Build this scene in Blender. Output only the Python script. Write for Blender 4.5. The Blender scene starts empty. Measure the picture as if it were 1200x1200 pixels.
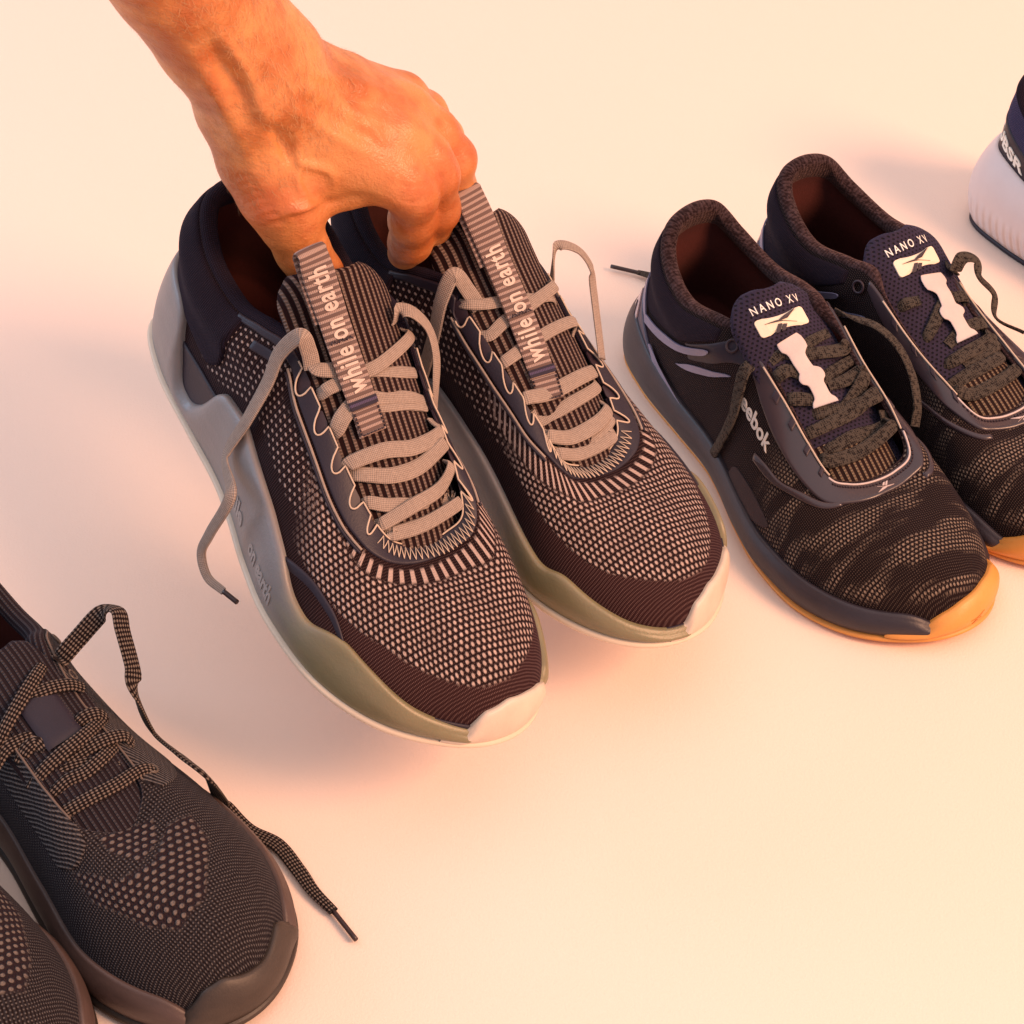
import bpy, math, random
import numpy as np
from mathutils import Vector, Matrix

random.seed(4)
RNG = np.random.default_rng(4)
SC = bpy.context.scene
COL = SC.collection

# ------------------------------------------------------------------ camera
CAM_F, CAM_E, CAM_H, CAM_R = 2937.7, 0.7228, 0.9189, 0.00645
cd_ = bpy.data.cameras.new('camera')
cam = bpy.data.objects.new('camera', cd_)
COL.objects.link(cam)
cd_.sensor_width = 36.0
cd_.lens = CAM_F / 1200.0 * 36.0
cd_.clip_start = 0.05
cd_.clip_end = 60.0
cam.location = (0, 0, CAM_H)
cam.rotation_euler = (math.pi / 2 - CAM_E, 0, 0)
cam.rotation_mode = 'QUATERNION'
cam.rotation_quaternion = (Matrix.Rotation(math.pi / 2 - CAM_E, 3, 'X') @ Matrix.Rotation(CAM_R, 3, 'Z')).to_quaternion()
SC.camera = cam
SC.render.resolution_x = 1024
SC.render.resolution_y = 1024

# ------------------------------------------------------------------ light
W = bpy.data.worlds.new('World')
SC.world = W
W.use_nodes = True
W.node_tree.nodes['Background'].inputs[0].default_value = (0.92, 0.80, 0.86, 1)
W.node_tree.nodes['Background'].inputs[1].default_value = 0.62


def area(name, loc, target, size, power, color, size_y=None):
    l = bpy.data.lights.new(name, 'AREA')
    l.energy = power
    l.color = color
    l.size = size
    if size_y:
        l.shape = 'RECTANGLE'
        l.size_y = size_y
    o = bpy.data.objects.new(name, l)
    COL.objects.link(o)
    o.location = loc
    o.rotation_euler = (Vector(target) - Vector(loc)).to_track_quat('-Z', 'Y').to_euler()
    return o


area('key_softbox', (3.0, -0.5, 2.6), (0.0, 1.0, 0.05), 1.5, 260, (1.0, 0.52, 0.30))
area('top_softbox', (0.1, 1.2, 3.2), (0.0, 1.1, 0.0), 5.0, 50, (1.0, 0.88, 0.84))
area('side_fill', (-1.9, 1.6, 0.9), (-0.1, 1.0, 0.05), 1.0, 18, (0.50, 0.72, 1.0))
SC.view_settings.view_transform = 'Standard'
SC.view_settings.look = 'None'
SC.view_settings.exposure = -0.12
SC.view_settings.gamma = 1.0


# ------------------------------------------------------------------ object helpers
def tag(o, label=None, cat=None, group=None, kind=None):
    if label: o['label'] = label
    if cat: o['category'] = cat
    if group: o['group'] = group
    if kind: o['kind'] = kind
    return o


def empty(name, loc, rot=None):
    o = bpy.data.objects.new(name, None)
    COL.objects.link(o)
    o.empty_display_size = 0.02
    o.location = loc
    if rot is not None:
        o.rotation_euler = rot
    return o


def add_mesh(name, verts, faces, mat, parent=None, attrs=None, smooth=True, flip=False):
    me = bpy.data.meshes.new(name)
    verts = np.asarray(verts, float)
    if flip:
        verts = verts * np.array([1, -1, 1])
        faces = [tuple(reversed(f)) for f in faces]
    me.from_pydata(verts.tolist(), [], [tuple(int(i) for i in f) for f in faces])
    if smooth:
        me.polygons.foreach_set('use_smooth', [True] * len(me.polygons))
    if attrs:
        for k, a in attrs.items():
            a = np.asarray(a, float)
            if a.ndim == 1:
                at = me.attributes.new(k, 'FLOAT', 'POINT')
                at.data.foreach_set('value', a)
            else:
                at = me.attributes.new(k, 'FLOAT_VECTOR', 'POINT')
                at.data.foreach_set('vector', a.ravel())
    if mat:
        me.materials.append(mat)
    me.update()
    o = bpy.data.objects.new(name, me)
    COL.objects.link(o)
    if parent:
        o.parent = parent
    return o


def grid_faces(n, m, close_n=False, close_m=False, mask=None, off=0):
    f = []
    for i in range(n if close_n else n - 1):
        i2 = (i + 1) % n
        for j in range(m if close_m else m - 1):
            j2 = (j + 1) % m
            if mask is not None and not mask[i, j]:
                continue
            f.append((off + i * m + j, off + i2 * m + j, off + i2 * m + j2, off + i * m + j2))
    return f


#GEO-BEGIN
def sstep(a, b, x):
    t = np.clip((np.asarray(x, float) - a) / (b - a), 0, 1)
    return t * t * (3 - 2 * t)


def crp(P, s):
    """periodic Catmull-Rom through rows of P at parameters s"""
    P = np.asarray(P, float)
    N = len(P)
    s = np.asarray(s, float) % N
    i = np.floor(s).astype(int) % N
    t = s - np.floor(s)
    if P.ndim > 1:
        t = t[..., None]
    a, b, c, d = P[(i - 1) % N], P[i], P[(i + 1) % N], P[(i + 2) % N]
    return .5 * ((2 * b) + (c - a) * t + (2 * a - 5 * b + 4 * c - d) * t * t + (3 * b - a - 3 * c + d) * t ** 3)


def cro(P, n):
    """open Catmull-Rom, n samples"""
    P = np.asarray(P, float)
    Q = np.vstack([2 * P[0] - P[1], P, 2 * P[-1] - P[-2]])
    u = np.linspace(0, len(P) - 1, n)
    i = np.minimum(np.floor(u).astype(int), len(P) - 2)
    t = (u - i)[:, None]
    a, b, c, d = Q[i], Q[i + 1], Q[i + 2], Q[i + 3]
    return .5 * ((2 * b) + (c - a) * t + (2 * a - 5 * b + 4 * c - d) * t * t + (3 * b - a - 3 * c + d) * t ** 3)


def interp_s(pts, s):
    """piecewise smooth 1-D table pts=[(s,v)...] periodic in 20"""
    pts = sorted(pts)
    xs = np.array([p[0] for p in pts], float)
    ys = np.array([p[1] for p in pts], float)
    xs = np.concatenate([xs - 20, xs, xs + 20])
    ys = np.concatenate([ys, ys, ys])
    s = np.asarray(s, float) % 20
    i = np.searchsorted(xs, s, side='right') - 1
    t = (s - xs[i]) / (xs[i + 1] - xs[i])
    m = np.gradient(ys, xs)
    # monotone-ish hermite
    dx = xs[i + 1] - xs[i]
    h00 = 2 * t ** 3 - 3 * t ** 2 + 1; h10 = t ** 3 - 2 * t ** 2 + t
    h01 = -2 * t ** 3 + 3 * t ** 2; h11 = t ** 3 - t ** 2
    return h00 * ys[i] + h10 * dx * m[i] * .7 + h01 * ys[i + 1] + h11 * dx * m[i + 1] * .7


GROUND = np.array([[0, 0], [9, -22], [39, -33], [75, -37], [110, -40], [135, -45], [162, -52], [194, -57], [233, -54], [265, -38], [286, -8], [285, 20], [265, 41], [228, 51], [182, 43], [140, 34], [108, 32], [75, 33], [40, 32], [12, 22]], float) / 1000
TOP = {
 'held': [[6, -3, 101], [13, -24, 97], [36, -31, 84], [66, -31, 79], [88, -29, 86], [108, -26, 90], [140, -24, 78], [171, -22, 64], [194, -17, 53], [201, -8, 47], [203, 4, 46], [202, 15, 48], [198, 24, 55], [178, 26, 67], [146, 27, 80], [109, 30, 95], [88, 34, 91], [65, 35, 81], [35, 32, 88], [13, 21, 99]],
 'rb': [[12, 1, 107], [16, -17, 101], [30, -26, 88], [58, -30, 80], [89, -27, 86], [112, -20, 87], [145, -18, 73], [174, -19, 61], [195, -19, 53], [201, -12, 50], [204, -1, 49], [203, 14, 50], [198, 26, 55], [176, 29, 65], [144, 29, 77], [112, 29, 93], [90, 31, 91], [58, 31, 84], [29, 26, 92], [14, 18, 103]],
 'blk': [[8, 0, 105], [14, -22, 100], [35, -30, 86], [65, -32, 76], [89, -29, 81], [105, -21, 89], [134, -16, 78], [163, -16, 70], [188, -14, 64], [198, -6, 60], [202, 4, 58], [199, 14, 60], [190, 23, 64], [169, 24, 70], [140, 22, 77], [108, 23, 89], [90, 29, 84], [65, 32, 80], [35, 30, 90], [14, 22, 102]],
}
H1 = {'o': [3, 3, 3, 3, 3, 4, 4, 4, 4, 3, 2, 3, 4, 4, 3, 2, 2, 3, 3, 3], 'u': [36, 36, 36, 32, 30, 30, 28, 26, 26, 28, 30, 28, 26, 28, 30, 32, 32, 34, 36, 36]}
H2 = {'o': [-4, -3, 0, 3, 5, 8, 14, 20, 26, 38, 46, 38, 26, 20, 14, 8, 5, 3, 0, -3], 'd': [32, 30, 26, 22, 20, 16, 11, 8, 4, 1, -2, 1, 4, 8, 11, 16, 20, 22, 26, 30]}


class Last:
    """upper surface of a right shoe: s runs round the shoe (0 heel, lateral 1-9, toe 10, medial 11-19), a runs up from the sole (0) to the topline (1)"""
    NS, NA = 800, 64

    def __init__(self, top, pad=None, spring=0.005, scale_z=1.0, toe_up=0.0, inset=0.003, gy=1.0, toe_ext=0.0, heel_ext=0.0, heel_side=0.0):
        S = np.linspace(0, 20, self.NS, endpoint=False)
        self.S = S
        GR = GROUND * [1, gy]
        GR[:, 0] += toe_ext * np.clip((GROUND[:, 0] - .2) / .085, 0, 1)
        hk = np.clip(1 - GROUND[:, 0] / .075, 0, 1)
        GR[:, 0] -= heel_ext * hk
        GR[:, 1] += np.sign(GROUND[:, 1]) * heel_side * np.clip(1 - GROUND[:, 0] / .12, 0, 1) * (np.abs(GROUND[:, 1]) > .005)
        self.GR = GR
        g = crp(GR, S)
        gn = crp(GR, S + .05) - crp(GR, S - .05)
        nrm = np.stack([gn[:, 1], -gn[:, 0]], 1)
        nrm /= np.linalg.norm(nrm, axis=1)[:, None]
        # outline runs heel -> lateral(-y) -> toe: outward is to the right of travel
        c = g - np.array([.15, 0])
        sg = np.sign(nrm[:, 0] * c[:, 0] + nrm[:, 1] * c[:, 1])
        self.g, self.n = g, nrm
        self.spring = spring
        zsp = self.zs(g[:, 0])
        P0 = np.c_[g - nrm * inset, 0.008 + zsp]
        P3 = crp(np.array(top) / 1000., S)
        P3[:, 2] *= scale_z
        P3[:, 1] *= gy
        h = P0[:, :2] - P3[:, :2]
        hn = np.linalg.norm(h, axis=1)[:, None]
        w = sstep(4.2, 6.5, S) * (1 - sstep(13.5, 15.8, S))
        d2 = nrm * (1 - w[:, None]) + h / np.maximum(hn, 1e-6) * w[:, None]
        d2 /= np.linalg.norm(d2, axis=1)[:, None]
        o1, u1 = crp(H1['o'], S) / 1000, crp(H1['u'], S) / 1000 + toe_up * w
        o2, dd = crp(H2['o'], S) / 1000, crp(H2['d'], S) / 1000 - toe_up * w * .5
        P1 = P0 + np.c_[nrm * o1[:, None], u1 * .9]
        P2 = P3 + np.c_[d2 * o2[:, None], -dd]
        tt = np.linspace(0, 1, 160)[None, :, None]
        B = ((1 - tt) ** 3 * P0[:, None] + 3 * (1 - tt) ** 2 * tt * P1[:, None] + 3 * (1 - tt) * tt * tt * P2[:, None] + tt ** 3 * P3[:, None])
        L = np.r_['1,2', np.zeros((self.NS, 1)), np.cumsum(np.linalg.norm(np.diff(B, axis=1), axis=2), 1)]
        self.len = L[:, -1]
        A = np.linspace(0, 1, self.NA)
        self.A = A
        G = np.empty((self.NS, self.NA, 3))
        for i in range(self.NS):
            for k in range(3):
                G[i, :, k] = np.interp(A * L[i, -1], L[i], B[i, :, k])
        self.G = G
        self._norm()
        if pad is not None:
            h = pad(S[:, None] + 0 * A[None], A[None] + 0 * S[:, None], G, self)
            G = G + self.N * h[..., None]
            self.G = G
            self._norm()
        e = np.linalg.norm(np.diff(np.r_[P3, P3[:1]], axis=0), axis=1)
        self.sarc = np.r_[0, np.cumsum(e)[:-1]]

    def zs(self, x):
        return self.spring * np.clip((np.asarray(x) - .215) / .07, 0, 2) ** 2

    def _norm(self):
        G = self.G
        ds = np.roll(G, -1, 0) - np.roll(G, 1, 0)
        da = np.gradient(G, axis=1)
        n = np.cross(ds, da)
        n /= np.maximum(np.linalg.norm(n, axis=2), 1e-12)[..., None]
        self.N = n

    def _bil(self, F, s, a):
        s = (np.asarray(s, float) % 20) / 20 * self.NS
        a = np.clip(np.asarray(a, float), 0, 1) * (self.NA - 1)
        i = np.floor(s).astype(int) % self.NS; j = np.minimum(np.floor(a).astype(int), self.NA - 2)
        u = s - np.floor(s); v = a - j
        if F.ndim == 3:
            u = u[..., None]; v = v[..., None]
        i2 = (i + 1) % self.NS
        return (F[i, j] * (1 - u) + F[i2, j] * u) * (1 - v) + (F[i, j + 1] * (1 - u) + F[i2, j + 1] * u) * v

    def P(self, s, a, off=0.0):
        n = self._bil(self.N, s, a)
        n = n / np.linalg.norm(n, axis=-1, keepdims=True)
        off = np.asarray(off, float)
        return self._bil(self.G, s, a) + n * off[..., None]

    def Nn(self, s, a):
        n = self._bil(self.N, s, a)
        return n / np.linalg.norm(n, axis=-1, keepdims=True)

    def a_at_z(self, s, z):
        """lowest a at which the surface reaches height z (local)"""
        s = np.atleast_1d(s); z = np.atleast_1d(z) + 0 * s
        out = np.empty(len(s))
        idx = np.round((s % 20) / 20 * self.NS).astype(int) % self.NS
        for q in range(len(s)):
            col = self.G[idx[q], :, 2]
            j = np.argmax(col >= z[q])
            if col[j] < z[q]:
                j = int(col.argmax())
            if j == 0:
                out[q] = 0
            else:
                out[q] = (j - 1 + (z[q] - col[j - 1]) / max(col[j] - col[j - 1], 1e-9)) / (self.NA - 1)
        return out

    def uv(self, P, s, a):
        """unrolled knit coordinates in metres"""
        x, y, z = P[..., 0], P[..., 1], P[..., 2]
        zt = np.interp(x, [0, .1, .2, .3], [.1, .09, .06, .035])
        v = y + np.clip(y / .03, -1, 1) * (zt - z)
        sa = np.interp(s % 20, np.append(self.S, 20), np.append(self.sarc, self.sarc[-1] + .002))
        return np.stack([x, v, sa], -1)
#GEO-END
#GEO-BEGIN
POSE = {
 'heldR': [-0.1708, 1.0471, 0.1358, -0.9717, 0.294, -0.2381],
 'heldL': [-0.0995, 1.1165, 0.098, -0.852, 0.195, -0.158],
 'rbR': [0.0943, 1.1948, 0, -1.0837, 0, 0],
 'rbL': [0.162, 1.2444, 0, -0.9797, 0, 0],
 'blk': [-0.3055, 0.91, 0.0, -0.8375, 0, 0],
 'blkR': [-0.387, 0.860, 0.0, -0.87, 0, 0],
}


def pad_held(S, A, G, L):
    heel = 1 - sstep(3.6, 4.8, S) * (1 - sstep(15.4, 16.6, S))
    z = G[..., 2]
    p = .0045 * np.exp(-((A - .80) / .13) ** 2) * heel
    p += .0020 * np.exp(-((A - .40) / .12) ** 2) * (1 - sstep(1.5, 3, S) * (1 - sstep(17, 18.5, S)))
    return p


def pad_rb(S, A, G, L):
    heel = 1 - sstep(4.2, 5.4, S) * (1 - sstep(14.8, 16, S))
    p = .0040 * np.exp(-((A - .84) / .12) ** 2) * heel
    return p


def pad_blk(S, A, G, L):
    heel = 1 - sstep(4.2, 5.4, S) * (1 - sstep(14.8, 16, S))
    return .003 * np.exp(-((A - .84) / .12) ** 2) * heel


LAST = {
 'held': Last(TOP['held'], pad_held, gy=1.13, toe_ext=.007),
 'rb': Last(TOP['rb'], pad_rb, gy=1.03, heel_ext=.016, heel_side=.006),
 'blk': Last(TOP['blk'], pad_blk, gy=.98),
}
# tongue centre lines (mm)
TONGUE = {
 'held': [(214, 5, 36), (200, 5, 48), (172, 4, 65), (142, 3, 82), (112, 2, 99), (96, 1, 109), (86, 0, 116)],
 'rb': [(212, 3, 36), (198, 3, 46), (172, 3, 59), (142, 2, 74), (118, 1, 89), (104, 0, 98), (95, 0, 104)],
 'blk': [(212, 3, 46), (198, 4, 57), (172, 3, 68), (142, 2, 77), (122, 1, 84), (108, 0, 89), (98, 0, 92)],
}
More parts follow.
